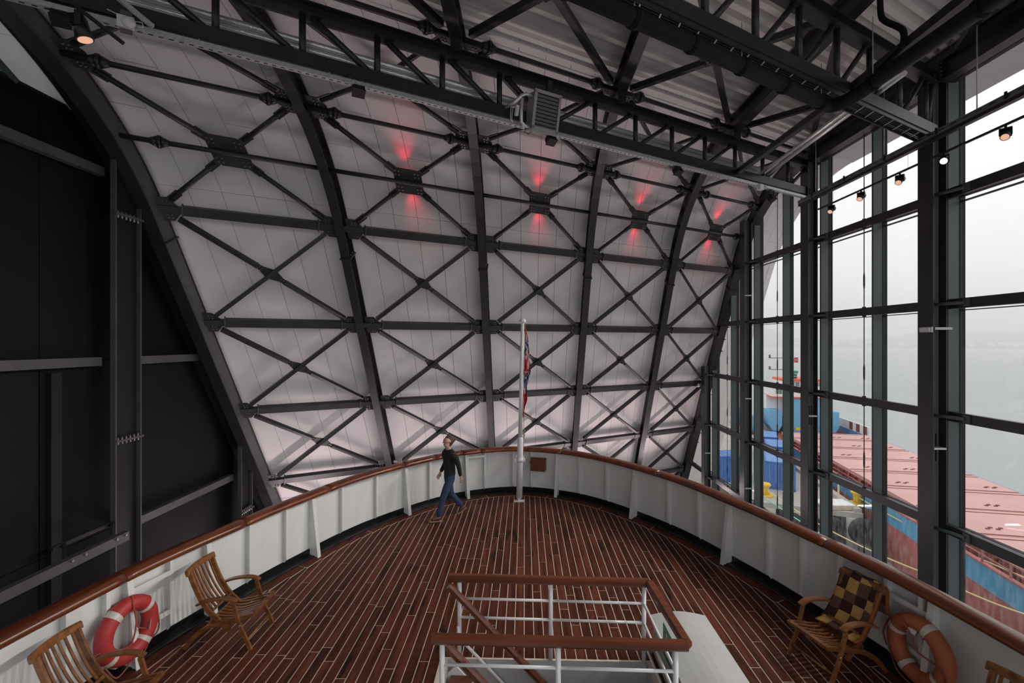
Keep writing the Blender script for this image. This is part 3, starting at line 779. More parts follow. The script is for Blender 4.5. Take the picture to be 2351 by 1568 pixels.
# motion sensor upper left, security cameras
p = hs(290, 55, 4.62); t = thing('motion_sensor', 'white motion sensor with round lens on a grey plate, upper left', 'sensor', p, group='sensors')
m = MB(); m.box(p + Z * .02, (.13, .02, .30), (SK, SN, Z)); part(m, 'mounting_plate', 'heater_slat', t)
m = MB(); m.box(p - SN * .04, (.18, .05, .15), (SK, SN, Z)); part(m, 'housing', 'white_plastic', t)
m = MB(); c = p - SN * .07 + SK * .04 - Z * .01
m.tube([c, c - SN * .03, c - SN * .055, c - SN * .065], 0, 16, rad=[.075, .07, .045, .01]); part(m, 'lens_dome', 'white_plastic', t)
m = MB(); m.tube([p + SK * .1, p + SK * .18 + Z * .01, p + SK * .17 + Z * .07, p + SK * .04 + Z * .06, p - SK * .2 + Z * .13], .006, 6); part(m, 'cable', 'white_plastic', t)
p = hs(1745, 430, 4.62); t = thing('security_camera', 'small grey camera on the heater truss near the glass wall', 'camera', p, group='small cameras')
m = MB(); m.box(p, (.16, .12, .14), (SK, SN, Z)); part(m, 'box', 'white_plastic', t)
m = MB(); m.tube([p + SK * .08, p + SK * .17 - SN * .04], .05, 12); part(m, 'dome', 'galv', t)
s_ = -ROW * 2; p = W(7.9, s_, .16); t = thing('security_camera', 'tiny white dome camera on a cross beam beside the glass wall', 'camera', p, group='small cameras')
m = MB(); m.box(p, (.3, .09, .06), (SK, SN, Z)); part(m, 'base', 'steel', t)
m = MB(); m.tube([p + SK * .1, p + SK * .1 - SN * .05, p + SK * .1 - SN * .1], 0, 12, rad=[.09, .085, .04]); part(m, 'dome', 'white_plastic', t)
# bracing strut of galvanised channel, upper left
m = MB(); m.beam(hs(262, -12, 4.4), hs(352, 62, 4.5), .06, .05); tag(m.build('support_strut', 'galv'), 'slanting galvanised strut at the upper left above the motion sensor', 'strut')

# fan heater
UH = 4.35
c = hs(1253, 259, UH); A = SK
up = (Z * .94 - SN * .20).normalized(); nrm = A.cross(up).normalized()
if nrm.y > 0: nrm = -nrm
t = thing('fan_heater', 'square grey fan heater with louvred front hanging on the truss', 'heater', c - Z * .35)
hw, hh, dp = .275, .335, .26
m = MB(); m.box(c - nrm * dp / 2, (2 * hw, dp, 2 * hh), (A, nrm, up)); part(m, 'casing', 'heater_case', t)
m = MB()
for a, b_, w_, h_ in ((0, hh, 2 * hw + .06, .06), (0, -hh, 2 * hw + .06, .09), (-hw, 0, .06, 2 * hh), (hw, 0, .05, 2 * hh)):
    m.box(c + A * a + up * b_ + nrm * .02, (w_, .05, h_), (A, nrm, up))
part(m, 'front_frame', 'heater_case', t)
m = MB(); m.box(c + nrm * .002, (2 * hw - .05, .01, 2 * hh - .05), (A, nrm, up)); part(m, 'grille_back', 'gasket', t)
for k in range(9):
    z_ = hh - .075 - k * .068
    m = MB(); tilt = (up * .9 + nrm * .35).normalized(); m.box(c + up * z_ + nrm * .03, (2 * hw - .06, .006, .048), (A, A.cross(tilt), tilt)); part(m, 'louvre', 'heater_slat', t)
m = MB(); m.box(c - nrm * .15 + up * (hh + .12) + A * .1, (.10, .08, .35), (A, nrm, up)); part(m, 'hanging_bracket', 'steel', t)
e = c - A * (hw + .06) - nrm * .05
m = MB(); m.tube([e + up * .24 + A * .04, e + up * .25 - A * .1, e + up * .2 - A * .2, e + up * .05 - A * .33, e - up * .02 - A * .4 - nrm * .25], .032, 10); part(m, 'supply_pipe', 'foil', t)
m = MB(); m.tube([e + up * .16 - A * .18, e - up * .1 - A * .17, e - up * .26 - A * .15, e - up * .31 - A * .07, e - up * .30 + A * .03], .032, 10); part(m, 'return_pipe', 'foil', t)
m = MB(); m.box(e - up * .08 - A * .27, (.06, .06, .18), (A, nrm, up)); part(m, 'valve_actuator', 'white_plastic', t)
m = MB()
for k in (0, 1): m.tube([e - up * .02 - A * (.3), e - up * .05 - A * (.36 + .04 * k), e - up * .25 - A * (.36 + .03 * k), e - up * .3 - A * .33], .007, 6)
part(m, 'cable', 'white_plastic', t)
m = MB(); m.tube([e - up * .3 - A * .05, e - up * .42 - A * .06, e - up * .44 + A * .02, e - up * .38 + A * .1], .006, 6); part(m, 'loose_cable', 'gasket', t)

# ================================================================== GLASS WALL
TZ = [6.83, 4.62, 2.38, .11, -2.3, -4.55]
XI, XO = 8.2, 8.46
def rib_s_at(Y, X):
    """height of the edge rib over a point of the glass wall"""
    lo, hi = -19.0, SARC
    for _ in range(40):
        md = (lo + hi) / 2
        if W(X, md).y > Y: lo = md
        else: hi = md
    return W(X, lo).z
CN = {'E': 'outside', 'B': 'nearest the viewer', 'A': 'at the end of the heater truss', 'C': 'third from the viewer', 'D': 'farthest, beside the curved wall'}
for k, yc in COLY.items():
    zt = min(9.35, rib_s_at(yc, 8.4) + .1)
    if k == 'E': continue
    t = thing('facade_column', 'tall dark steel H-column of the glass wall, %s' % CN[k], 'column', (XI, yc, -9.5), group='columns of the glass wall')
    m = MB(); m.bb((XI - .012, yc - .19, -9.5), (XI + .012, yc + .19, zt)); part(m, 'inner_flange', 'steel', t)
    m = MB(); m.bb((XI + .012, yc - .008, -9.5), (XO - .012, yc + .008, zt)); part(m, 'web', 'steel_web', t)  # same paint as the flanges, lightened to carry grazing daylight
    m = MB(); m.bb((XO - .012, yc - .19, -9.5), (XO + .012, yc + .19, zt)); part(m, 'outer_flange', 'steel', t)
    for z in (5.6, 1.75, -1.6) if k == 'C' else ((1.72, -2.4) if k != 'D' else (-1.2,)):
        if z > zt: continue
        m = MB(); m.bb((XI + .012, yc - .19, z - .02), (XO - .012, yc - .008, z + .02)); sp = part(m, 'splice_plate', 'galv', t)
        if k in 'AB':
            m = MB()
            for x in (.06, .12, .18): m.bb((XI + x, yc - .03, z - .28), (XI + x + .012, yc - .008, z + .28))
            part(m, 'splice_fins', 'gasket', sp)
# emergency light on the nearest column
p = hx(2127, 757, XI - .03); t = thing('emergency_light', 'small white bulkhead lamp fixed to the nearest glass wall column', 'lamp', p)
m = MB(); m.box((XI - .05, p.y, p.z), (.06, .24, .08)); part(m, 'diffuser', 'white_plastic', t)
m = MB(); m.box((XI - .03, p.y, p.z), (.03, .28, .11)); part(m, 'back_plate', 'galv', t)
m = MB(); m.beam((XI + .02, COLY['B'] - .19, p.z + .02), (XO + .05, COLY['B'] - .25, p.z + .02), .03, .05); part(m, 'cable_arm', 'white_plastic', t)
# mullions, panes
mys = [5.85, 7.96, 10.07, 12.18, 14.29, 16.32, 18.35, 20.37, 22.40]
wi = 2
for j, (y0, y1) in enumerate(zip(mys, mys[1:] + [24.2])):
    wn_ = struct('window_%d' % wi, (GX, (y0 + y1) / 2, -9.5)); wi += 1
    zt = min(9.2, rib_s_at(y0, GX) - .05)
    m = MB(); m.bb((8.60, y0 - .03, -9.5), (8.82, y0 + .03, min(zt + .2, 9.3))); mu = part(m, 'mullion', 'mullion', wn_)
    m = MB(); m.bb((8.82, y0 - .04, -9.5), (GX + .03, y0 + .04, min(zt + .2, 9.3))); part(m, 'pressure_cap', 'gasket', mu)
    zs = [-9.5, -6.8] + [z - .06 for z in TZ[::-1]] + [9.3]
    for z0, z1 in zip(zs, zs[1:]):
        # keep panes below the curved wall
        ztop0 = rib_s_at(y0, GX); ztop1 = rib_s_at(y1, GX)
        if z0 > max(ztop0, ztop1) - .1: continue
        zz0, zz1 = min(z1, ztop0), min(z1, ztop1)
        if zz1 < z0 + .05: zz1 = z0 + .02
        m = MB(); m.prism([(GX - .012, y0 + .04, z0 + .03), (GX - .012, y1 - .04, z0 + .03), (GX - .012, y1 - .04, zz1 - .03 if zz1 - z0 > .1 else z0 + .035), (GX - .012, y0 + .04, zz0 - .03)], (.024, 0, 0))
        part(m, 'pane', 'wet_glass' if z1 < 1.0 else 'glass', wn_)
        if z0 > -9:
            for dz, h_ in ((.05, .014), (-.05, .014)):
                m = MB(); m.bb((GX - .06, y0 + .03, z0 + dz - h_ / 2), (GX + .03, y1 - .03, z0 + dz + h_ / 2)); part(m, 'glazing_bar', 'gasket', wn_)
            m = MB(); m.bb((GX - .012, y0 + .03, z0 - .045), (GX + .012, y1 - .03, z0 + .045)); part(m, 'joint_strip', 'glass', wn_)
# transoms
keys = ['E', 'B', 'A', 'C', 'D']
BN = ['nearest bay', 'bay between the nearest two columns', 'third bay from the viewer', 'farthest bay', 'corner by the curved wall']
TNM = ['topmost', 'second from the top', 'third from the top', 'fourth from the top', 'fifth from the top', 'sixth from the top']
for bi in range(5):
    ya = COLY[keys[bi]]; yb = COLY[keys[bi + 1]] if bi < 4 else 26.0
    for zi, z in enumerate(TZ):
        # stop at the edge rib
        ye = yb
        while ye > ya + .3 and rib_s_at(ye, 8.5) < z + .25: ye -= .05
        if ye <= ya + .4: continue
        xt = 8.52
        t = thing('window_transom', 'dark horizontal window beam, %s, %s' % (TNM[zi], BN[bi]), 'beam', (xt, (ya + ye) / 2, z - .09), group='horizontal beams of the glass wall')
        m = MB(); m.bb((xt - .05, ya + .02, z - .095), (xt + .05, ye - .02, z + .095)); part(m, 'beam', 'steel', t)
        if ye == yb:
            m = MB(); m.tube([(XI + .06, yb - .02, z), (xt - .07, yb - .6, z)], .032, 10); m.box((xt - .06, yb - .62, z), (.03, .14, .15)); part(m, 'arm', 'mullion', t)
        if ye > (ya + yb) / 2:
            m = MB(); m.box((xt - .0, (ya + yb) / 2 + .12, z), (.06, .06, .25)); part(m, 'rod_clamp', 'steel', t)
for bi in range(1, 5):
    ya = COLY[keys[bi]]; yb = COLY[keys[bi + 1]] if bi < 4 else 26.0
    y = (ya + yb) / 2 + .12
    if bi == 4: continue
    zt = min(9.2, rib_s_at(y, 8.5) + .05)
    t = thing('tie_rod', 'thin vertical tie rod, %s of the glass wall' % BN[bi], 'rod', (8.52, y, -9.5), group='tie rods of the glass wall')
    m = MB(); m.tube([(8.52, y, -9.5), (8.52, y, zt)], .011, 8); part(m, 'rod', 'steel', t)
    for z in (5.4, 3.1, .9, -1.5):
        if z < zt: m = MB(); m.tube([(8.52, y, z - .2), (8.52, y, z - .12), (8.52, y, z + .12), (8.52, y, z + .2)], 0, 8, rad=[.012, .02, .02, .012]); part(m, 'turnbuckle', 'steel', t)
# eaves beams of the glass wall
for nm, ya, yb in (('between the nearest two columns', COLY['B'] + .2, COLY['A'] - .2), ('before the nearest column', 1.0, COLY['B'] - .2)):
    t = thing('eaves_beam', 'deep dark steel beam under the roof edge of the glass wall, %s' % nm, 'beam', (8.4, (ya + yb) / 2, 9.03), group='eaves beams')
    m = MB(); m.ibeam((8.38, ya, 9.26), (8.38, yb, 9.26), .24, .42, .025, .016); part(m, 'i_beam', 'steel', t)
    m = MB(); m.bb((8.52, ya, 9.05), (8.62, yb, 9.30)); part(m, 'closing_strip', 'gasket', t)
    for y in (ya + .02, yb - .02):
        m = MB(); m.box((8.36, y, 9.26), (.2, .025, .40)); ep = part(m, 'end_plate', 'steel', t)
        m = MB()
        for k in range(5): m.tube([(8.3, y - .03, 9.10 + .08 * k), (8.3, y + .03, 9.10 + .08 * k)], .014, 6)
        part(m, 'bolts', 'bolt', ep, kind='stuff')
# ================================================================== SHIP: DECK AND BULWARK
XC = -0.15                                        # centre line of the ship
HALF = [(0, 12.33), (.5, 12.25), (1.0, 12.05), (1.5, 11.75), (2.0, 11.28), (2.5, 10.65), (3.0, 9.9), (3.35, 9.2), (3.65, 8.4), (3.9, 7.7), (4.1, 7.0),
        (4.3, 6.3), (4.45, 5.6), (4.58, 4.5), (4.66, 3.5), (4.72, 2.3)]
def catmull(P, n):
    out = []
    for i in range(len(P) - 1):
        p0, p1, p2, p3 = (Vector(P[max(i - 1, 0)]), Vector(P[i]), Vector(P[i + 1]), Vector(P[min(i + 2, len(P) - 1)]))
        for k in range(n):
            f = k / n; out.append(.5 * ((2 * p1) + (p2 - p0) * f + (2 * p0 - 5 * p1 + 4 * p2 - p3) * f * f + (3 * p1 - p0 - 3 * p2 + p3) * f ** 3))
    out.append(Vector(P[-1])); return out
full = [(-a, b) for a, b in HALF[:0:-1]] + HALF
CUR = [Vector((p[0] + XC, p[1])) for p in catmull(full, 8)]     # port quarter -> stern -> starboard
def cnorm(i):
    a = CUR[max(i - 1, 0)]; b = CUR[min(i + 1, len(CUR) - 1)]; t = (b - a).normalized()
    return Vector((-t.y, t.x)) if Vector((-t.y, t.x)).dot(Vector((CUR[i].x - XC, CUR[i].y - 4))) > 0 else Vector((t.y, -t.x))
CN_ = [cnorm(i) for i in range(len(CUR))]
ARC = [0.0]
for i in range(1, len(CUR)): ARC.append(ARC[-1] + (CUR[i] - CUR[i - 1]).length)
def at_arc(a, off=0.0):
    a = max(0, min(ARC[-1] - 1e-6, a))
    for i in range(len(ARC) - 1):
        if ARC[i + 1] >= a: break
    f = (a - ARC[i]) / (ARC[i + 1] - ARC[i])
    p = CUR[i].lerp(CUR[i + 1], f); n = CN_[i].lerp(CN_[i + 1], f).normalized(); t = (CUR[i + 1] - CUR[i]).normalized()
    q = p + n * off; return Vector((q.x, q.y, 0)), Vector((n.x, n.y, 0)), Vector((t.x, t.y, 0))
def nearest_arc(P):
    P = Vector((P[0], P[1])); best = min(range(len(CUR)), key=lambda i: (CUR[i] - P).length); return ARC[best]
AA = [ARC[-1] * k / 160 for k in range(161)]
floor = struct('floor', (XC, 8, 0))
# white caulk bed, with the stair opening left out
SX0, SX1, SY0, SY1 = -.93, 1.47, 4.70, 5.88       # stair opening
edge = [at_arc(a, .05)[0] for a in AA]
m = MB()
def bed(x0, x1, y0, ycurve):
    n = 60; v = []
    for k in range(n + 1):
        x = x0 + (x1 - x0) * k / n; v += [Vector((x, y0, -.004)), Vector((x, max(y0, ycurve(x)), -.004))]
    m.add(v, [(2 * i, 2 * i + 2, 2 * i + 3, 2 * i + 1) for i in range(n)])
EY = [(abs(p.x - XC), p.y) for p in CUR[len(CUR) // 2:]]
def yend(x, marg=0.0):
    """deck edge Y at a given X, pulled in by the margin plank"""
    ax = abs(x - XC)
    P = MARG if marg else EDGEC
    for (a, ya), (b, yb) in zip(P, P[1:]):
        if a <= ax <= b + 1e-9: return ya + (yb - ya) * (ax - a) / max(1e-9, b - a)
    return -99
half_i = len(CUR) // 2
EDGEC = [(max(0, (CUR[i] + CN_[i] * .05).x - XC), (CUR[i] + CN_[i] * .05).y) for i in range(half_i, len(CUR))]
MARG = [(max(0, (CUR[i] - CN_[i] * .17).x - XC), (CUR[i] - CN_[i] * .17).y) for i in range(half_i, len(CUR))]
Y0 = 3.4
bed(XC - 4.75, SX0, Y0, lambda x: yend(x)); bed(SX0, SX1, SY1, lambda x: yend(x)); bed(SX1, XC + 4.75, Y0, lambda x: yend(x)); bed(SX0, SX1, Y0, lambda x: SY0)
part(m, 'caulk_bed', 'caulk', floor)
PWID = .1276; GAP = .0135; X_LINE = -.13
rng = random.Random(3)
def plank(poly):
    m = MB(); m.prism([(x, y, -.03) for x, y in poly], (0, 0, .03))
    part(m, 'deck_board', 'teak', floor, origin=(sum(p[0] for p in poly) / len(poly), sum(p[1] for p in poly) / len(poly), -.03))
zig_r, zig_l = [], []
for i in range(-37, 37):
    xa, xb = X_LINE + i * PWID, X_LINE + (i + 1) * PWID
    sg = 1 if (xa + xb) / 2 > XC else -1
    xin, xout = (xa, xb) if sg > 0 else (xb, xa)
    yi, yo = yend(xin, 1), yend(xout, 1)
    if yi < Y0 + .3: continue
    if yo < Y0: yo = Y0
    ys = [(xin, yi)]
    steep = yi - yo > .12
    xn = xin + sg * PWID * .32
    pts_end = [(xin, yi), (xn, yi), (xout, yo)] if steep else [(xin, yi), (xout, yo)]
    (zig_r if sg > 0 else zig_l).append(pts_end)
    # spans along the strake, cut by the stair opening
    spans = []
    over = xb > SX0 + .01 and xa < SX1 - .01
    if over: spans = [(SY1 + .025, None), (Y0, SY0 - .02)]
    else: spans = [(Y0, None)]
    for y0, y1 in spans:
        top = y1 if y1 is not None else yi
        cuts = [y0]; y = y0 + rng.choice([.25, .6, 1.1, 1.6, 2.2]) + rng.uniform(0, .5)
        if y1 is None:
            # measured offsets repeat every fifth strake like real shift of butts
            while y < min(yi, yo) - .35: cuts.append(y); y += rng.choice([.5, .9, 1.5, 2.1, 2.7]) + rng.uniform(0, .5)
        cuts.append(None)
        for a, b in zip(cuts, cuts[1:]):
            xl, xr = xa + GAP / 2, xb - GAP / 2
            if b is None:
                if y1 is not None: plank([(xl, a + GAP / 2), (xr, a + GAP / 2), (xr, y1), (xl, y1)]); continue
                e = [(xin + sg * GAP / 2, yi - GAP / 2)] + ([(xn, yi - GAP / 2)] if steep else []) + [(xout - sg * GAP / 2, yo - GAP / 2)]
                if a + .02 > yo: 
                    poly = [(xin + sg * GAP / 2, a + GAP / 2)] + e if False else None
                poly = [(xout - sg * GAP / 2, min(a + GAP / 2, yo - GAP)), (xin + sg * GAP / 2, a + GAP / 2)] + e
                if sg < 0: poly = poly[::-1]
                if sg > 0: poly = poly
                # keep counter-clockwise
                A_ = sum(poly[k][0] * poly[(k + 1) % len(poly)][1] - poly[(k + 1) % len(poly)][0] * poly[k][1] for k in range(len(poly)))
                plank(poly if A_ > 0 else poly[::-1])
            else:
                plank([(xl, a + GAP / 2), (xr, a + GAP / 2), (xr, b - GAP / 2), (xl, b - GAP / 2)])
# margin boards between the nibbed ends and the waterway
inner = []
for e in zig_l: inner += [p for p in e[::-1]]
for e in zig_r: inner += e
inner = [Vector((x, y, 0)) for x, y in inner]
MA = [nearest_arc(p) for p in inner]
seg = []; last = None; cuts_a = [ARC[-1] * k / 15 for k in range(16)]
for a0, a1 in zip(cuts_a, cuts_a[1:]):
    ids = [i for i in range(len(inner)) if a0 <= MA[i] <= a1]
    if len(ids) < 2: continue
    ids = ([ids[0] - 1] if ids[0] > 0 else []) + ids
    ins = []
    for i in ids:
        p, n, t_ = at_arc(MA[i]); ins.append(inner[i] + n * GAP)
    outs = [at_arc(MA[i], .045)[0] for i in ids]
    d0 = (ins[1] - ins[0]).normalized() if (ins[1] - ins[0]).length > 1e-5 else Vector((1, 0, 0))
    m = MB(); k = len(ins); v = [Vector((p.x, p.y, 0)) for p in ins] + [Vector((p.x, p.y, 0)) for p in outs]
    # open a caulk joint at the start
    v[0] = v[0] + (v[1] - v[0]).normalized() * min(.014, (v[1] - v[0]).length * .5)
    v[k] = v[k] + (v[k + 1] - v[k]).normalized() * min(.014, (v[k + 1] - v[k]).length * .5)
    m.add(v, [(i, i + 1, k + i + 1, k + i)[::-1] for i in range(k - 1)])
    part(m, 'margin_board', 'teak', floor, origin=tuple(v[k // 2]))
# black waterway
wb = MB(); pts = [at_arc(a)[0] for a in AA]; axs = [(at_arc(a)[1], Z) for a in AA]
wb.sweep(pts, [(.04, -.05), (.04, .012), (.07, .02), (.10, .012), (.16, .03), (.16, .13), (.20, .13), (.20, -.05)], axs)
o = wb.build('baseboard_stern', 'black_paint'); o['kind'] = 'structure'; o['label'] = 'glossy black waterway round the edge of the deck'
# white bulwark plate
bw = MB(); bw.sweep(pts, [(.17, .0), (.19, .0), (.19, 1.10), (.17, 1.10)], axs)
wall_b = bw.build('wall_stern', 'white_paint'); wall_b['kind'] = 'structure'; wall_b['label'] = 'white steel bulwark around the stern deck'
bigs = [(56, 1500), (462, 1410), (726, 1277), (935, 1182), (1071, 1143), (1274, 1141), (1449.5, 1191), (1662, 1298), (1935, 1450), (2200, 1600)]
smalls = [(-60, 1600), (140, 1545), (218, 1520), (350, 1465), (555, 1357), (637, 1308), (785, 1242), (860, 1206), (990, 1160), (1045, 1150), (1116, 1137), (1177, 1131), (1222, 1132), (1327, 1147), (1394, 1166), (1530, 1222), (1598, 1255), (1753, 1345), (1843, 1400), (2045, 1530), (2140, 1575)]
stay_arcs = []
for (px, py) in bigs:
    a = nearest_arc(hz(px, py, 0)); p, n, t_ = at_arc(a); stay_arcs.append(a)
    m = MB()
    poly = [p + n * .17 + Z * 1.08, p + n * .09 + Z * 1.08, p + n * .07 + Z * .9, p - n * .05 + Z * .0, p + n * .17 + Z * .0]
    m.prism([q - t_ * .008 for q in poly], t_ * .016)
    # flange along the sloping edge
    m.beam(p + n * .085 + Z * 1.08, p - n * .05 + Z * .0, .075, .012, n)
    part(m, 'bulwark_stay', 'white_paint', wall_b)
for (px, py) in smalls:
    a = nearest_arc(hz(px, py, 0)); p, n, t_ = at_arc(a)
    m = MB(); m.prism([q - t_ * .006 for q in (p + n * .17 + Z * 1.08, p + n * .085 + Z * 1.08, p + n * .085 + Z * .20, p + n * .15 + Z * .12, p + n * .17 + Z * .12)], t_ * .012)
    m.beam(p + n * .085 + Z * 1.08, p + n * .085 + Z * .2, .05, .01, n)
    part(m, 'stiffener', 'white_paint', wall_b)
def rung(pxa, pxb, z):
    a0 = nearest_arc(hz(*pxa, 0)); a1 = nearest_arc(hz(*pxb, 0))
    m = MB(); pts = [at_arc(a0 + (a1 - a0) * k / 6, .085)[0] + Z * z for k in range(7)]
    m.sweep(pts, [(-.006, -.03), (.02, -.03), (.02, .03), (-.006, .03)], [(at_arc(a0 + (a1 - a0) * k / 6)[1], Z) for k in range(7)])
    part(m, 'cross_bar', 'white_paint', wall_b)
rung((218, 1520), (350, 1465), .88); rung((218, 1520), (350, 1465), .38)
rung((2045, 1530), (2200, 1600), .86); rung((2045, 1530), (2200, 1600), .36); rung((1071, 1143), (1116, 1137), .98)
# varnished cap rail, in lengths
cap = struct('trim_3', (XC, 8, 1.08), 'varnished wooden cap rail on top of the white bulwark')
prf = [(-.02, 0), (-.03, .02), (-.03, .045), (-.015, .075), (.03, .095), (.09, .10), (.15, .095), (.195, .075), (.21, .045), (.21, .02), (.20, 0)]
jn = [0.0]
for px, py in ((240, 1330), (545, 1208), (760, 1130), (930, 1075), (1003, 1056), (1065, 1048), (1105, 1042), (1290, 1042), (1512, 1094), (1870, 1258)):
    jn.append(nearest_arc(hz(px, py, 1.08)))
jn = sorted(jn) + [ARC[-1]]
for a0, a1 in zip(jn, jn[1:]):
    if a1 - a0 < .1: continue
    n = max(4, int((a1 - a0) / .12)); av = srange(a0 + .003, a1 - .003, n)
    m = MB(); m.sweep([at_arc(a)[0] + Z * 1.08 for a in av], prf, [(at_arc(a)[1], Z) for a in av], smooth=True)
    o = part(m, 'rail_section', 'rail_wood', cap, origin=tuple(at_arc((a0 + a1) / 2)[0] + Z * 1.08))

# ---- stair opening: rails, handrails, coaming
st = thing('stair_railing', 'white tubular railing with varnished wooden top rail around the stair opening', 'railing', (.3, 5.3, 0))
ZR = .963
r_far_l, r_far_r = hz(1030, 1326, ZR), hz(1490, 1338, ZR)
r_near_l, r_near_r = hz(992, 1466, ZR), hz(1578, 1482, ZR)
def woodrail(p, q, nm='top_rail', w=.105, h=.085, extend=0):
    d = (q - p).normalized(); sd = d.cross(Z).normalized(); m = MB()
    pr = [(-w / 2, -h * .2), (-w / 2, h * .25), (-w * .3, h * .5), (w * .3, h * .5), (w / 2, h * .25), (w / 2, -h * .2), (w * .3, -h * .5), (-w * .3, -h * .5)]
    up = sd.cross(d)
    m.sweep([p, q], pr, [(sd, up), (sd, up)]); return part(m, nm, 'rail_wood_x', st)
woodrail(r_far_l, r_far_r); woodrail(r_far_r - Vector((0, .02, 0)), r_near_r + Vector((0, .02, 0))); woodrail(r_near_l, r_near_r)
def post(p, zb=0.0, r=.026):
    m = MB(); m.tube([(p.x, p.y, zb), (p.x, p.y, ZR - .02)], r, 12); part(m, 'post', 'white_tube', st)
fl, fr = r_far_l.lerp(r_far_r, .055), r_far_l.lerp(r_far_r, .975)
nl, nr = r_near_l.lerp(r_near_r, .04), r_near_l.lerp(r_near_r, .955)
fm, nm_ = r_far_l.lerp(r_far_r, .515), r_near_l.lerp(r_near_r, .50)
for p in (fl, fm, fr, nl, nm_, nr): post(p)
for f in (.26, .50, .74):
    z = ZR * (1 - f)
    for a, b in ((fl, fm), (fm, fr), (nl, nm_), (nm_, nr), (fr, nr)):
        m = MB(); m.tube([(a.x, a.y, z), (b.x, b.y, z)], .0165, 10); part(m, 'rail_tube', 'white_tube', st)
# descending handrails and tubes
hr = thing('stair', 'ship stair with wooden handrails and white stringer going down through the deck', 'stairs', (.4, 5.3, -2.2))
def slope(y, x0, z0, L_, r, nm, mt):
    p = Vector((x0, y, z0)); q = p + Vector((.70, 0, -.72)).normalized() * L_; m = MB()
    if mt == 'rail_wood_x':
        d = (q - p).normalized(); sd = YA; up = d.cross(sd); up = up if up.z > 0 else -up
        pr = [(-.042, -.02), (-.042, .014), (-.022, .04), (.022, .04), (.042, .014), (.042, -.02), (.022, -.036), (-.022, -.036)]
        m.sweep([p, q], pr, [(sd, up), (sd, up)])
    else: m.tube([p + Z * .12, p, q], r, 10)
    part(m, nm, mt, hr)
yf, yn = fl.y - .10, nl.y + .10
slope(yf, r_far_l.x + .02, ZR - .05, 2.9, 0, 'handrail', 'rail_wood_x')
slope(yn, r_near_l.x + .03, ZR - .03, 2.9, 0, 'handrail', 'rail_wood_x')
slope(yf, fl.x, .30, 2.6, .018, 'lower_tube', 'white_tube')
# stair well lining
m = MB()
zb = -2.3
m.bb((SX0, SY1, zb), (SX1, SY1 + .04, -.005)); part(m, 'well_lining', 'grey_paint', hr)
m = MB(); m.bb((SX1, SY0, zb), (SX1 + .04, SY1, -.005)); part(m, 'well_lining', 'grey_paint', hr)
m = MB(); m.bb((SX0 - .04, SY0, zb), (SX0, SY1, -.005)); part(m, 'well_lining', 'grey_paint', hr)
m = MB(); m.bb((SX0, SY0 - .04, zb), (SX1, SY0, -.005)); part(m, 'well_lining', 'grey_paint', hr)
m = MB(); m.bb((SX0, SY0, zb - .05), (SX1, SY1, zb)); part(m, 'landing', 'box_wood', hr)
for k in range(9):
    x = SX0 + .18 + .235 * k; z = -.24 * (k + .6)
    m = MB(); m.bb((x - .13, SY0 + .12, z - .02), (x + .13, SY1 - .12, z + .02)); part(m, 'tread', 'box_wood', hr)
for y in (SY0 + .1, SY1 - .1):
    m = MB(); m.beam((SX0 + .02, y, -.10), (SX1 - .25, y, -2.28), .03, .24); part(m, 'stringer', 'white_paint', hr)
# white locker right of the stair
lk = thing('deck_locker', 'white painted steel locker with rounded lid beside the stair opening', 'locker', (1.95, 5.0, 0))
lx0, lx1, ly0, ly1, lz = 1.60, 2.22, 2.6, 6.06, .48
m = MB(); m.bb((lx0, ly0, 0), (lx1, ly1, lz - .03)); part(m, 'body', 'grey_paint', lk)
m = MB(); n = 8; prl = []
for k in range(n + 1):
    f = k / n; prl.append((lx0 - .03 + (lx1 - lx0 + .06) * f, lz - .03 + .05 * math.sin(math.pi * f) + .0))
poly = [(lx0 - .03, lz - .05)] + prl + [(lx1 + .03, lz - .05)]
m.prism([(x, ly0 - .03, z) for x, z in poly], (0, ly1 - ly0 + .06, 0)); part(m, 'lid', 'grey_paint', lk)
for k in range(4):
    z = .08 + .09 * k; m = MB(); m.bb((lx0 - .02, ly0 + .1, z), (lx0, ly1 - .1, z + .05)); part(m, 'louvre', 'grey_paint', lk)
# exit sign hanging on the right-hand railing
p = hz(1512, 1452, .40); sx = 1.555
sg_ = thing('exit_sign', 'green emergency exit sign with white running figure on the stair railing', 'sign', (sx, 5.28, .30))
m = MB(); m.bb((sx - .004, 5.08, .38), (sx + .004, 5.46, .72)); part(m, 'plate', 'sign_green', sg_)
m = MB(); x = sx - .0055
def blob(y, z, w, h): m.bb((x - .001, y - w / 2, z - h / 2), (x, y + w / 2, z + h / 2))
m.tube([(x - .001, 5.31, .655), (x, 5.31, .655)], .024, 10)
for a, b in (((5.30, .62), (5.27, .53)), ((5.30, .61), (5.35, .56)), ((5.30, .61), (5.24, .59)), ((5.27, .53), (5.33, .49)), ((5.33, .49), (5.32, .43)), ((5.27, .53), (5.23, .47)), ((5.23, .47), (5.17, .47)), ((5.35, .56), (5.39, .59))):
    m.beam((x, a[0], a[1]), (x, b[0], b[1]), .026, .002, XA)
for a, b in (((5.12, .42), (5.12, .68)), ((5.12, .68), (5.20, .68)),): m.beam((x, a[0], a[1]), (x, b[0], b[1]), .02, .002, XA)
part(m, 'running_figure', 'sign_ink', sg_)

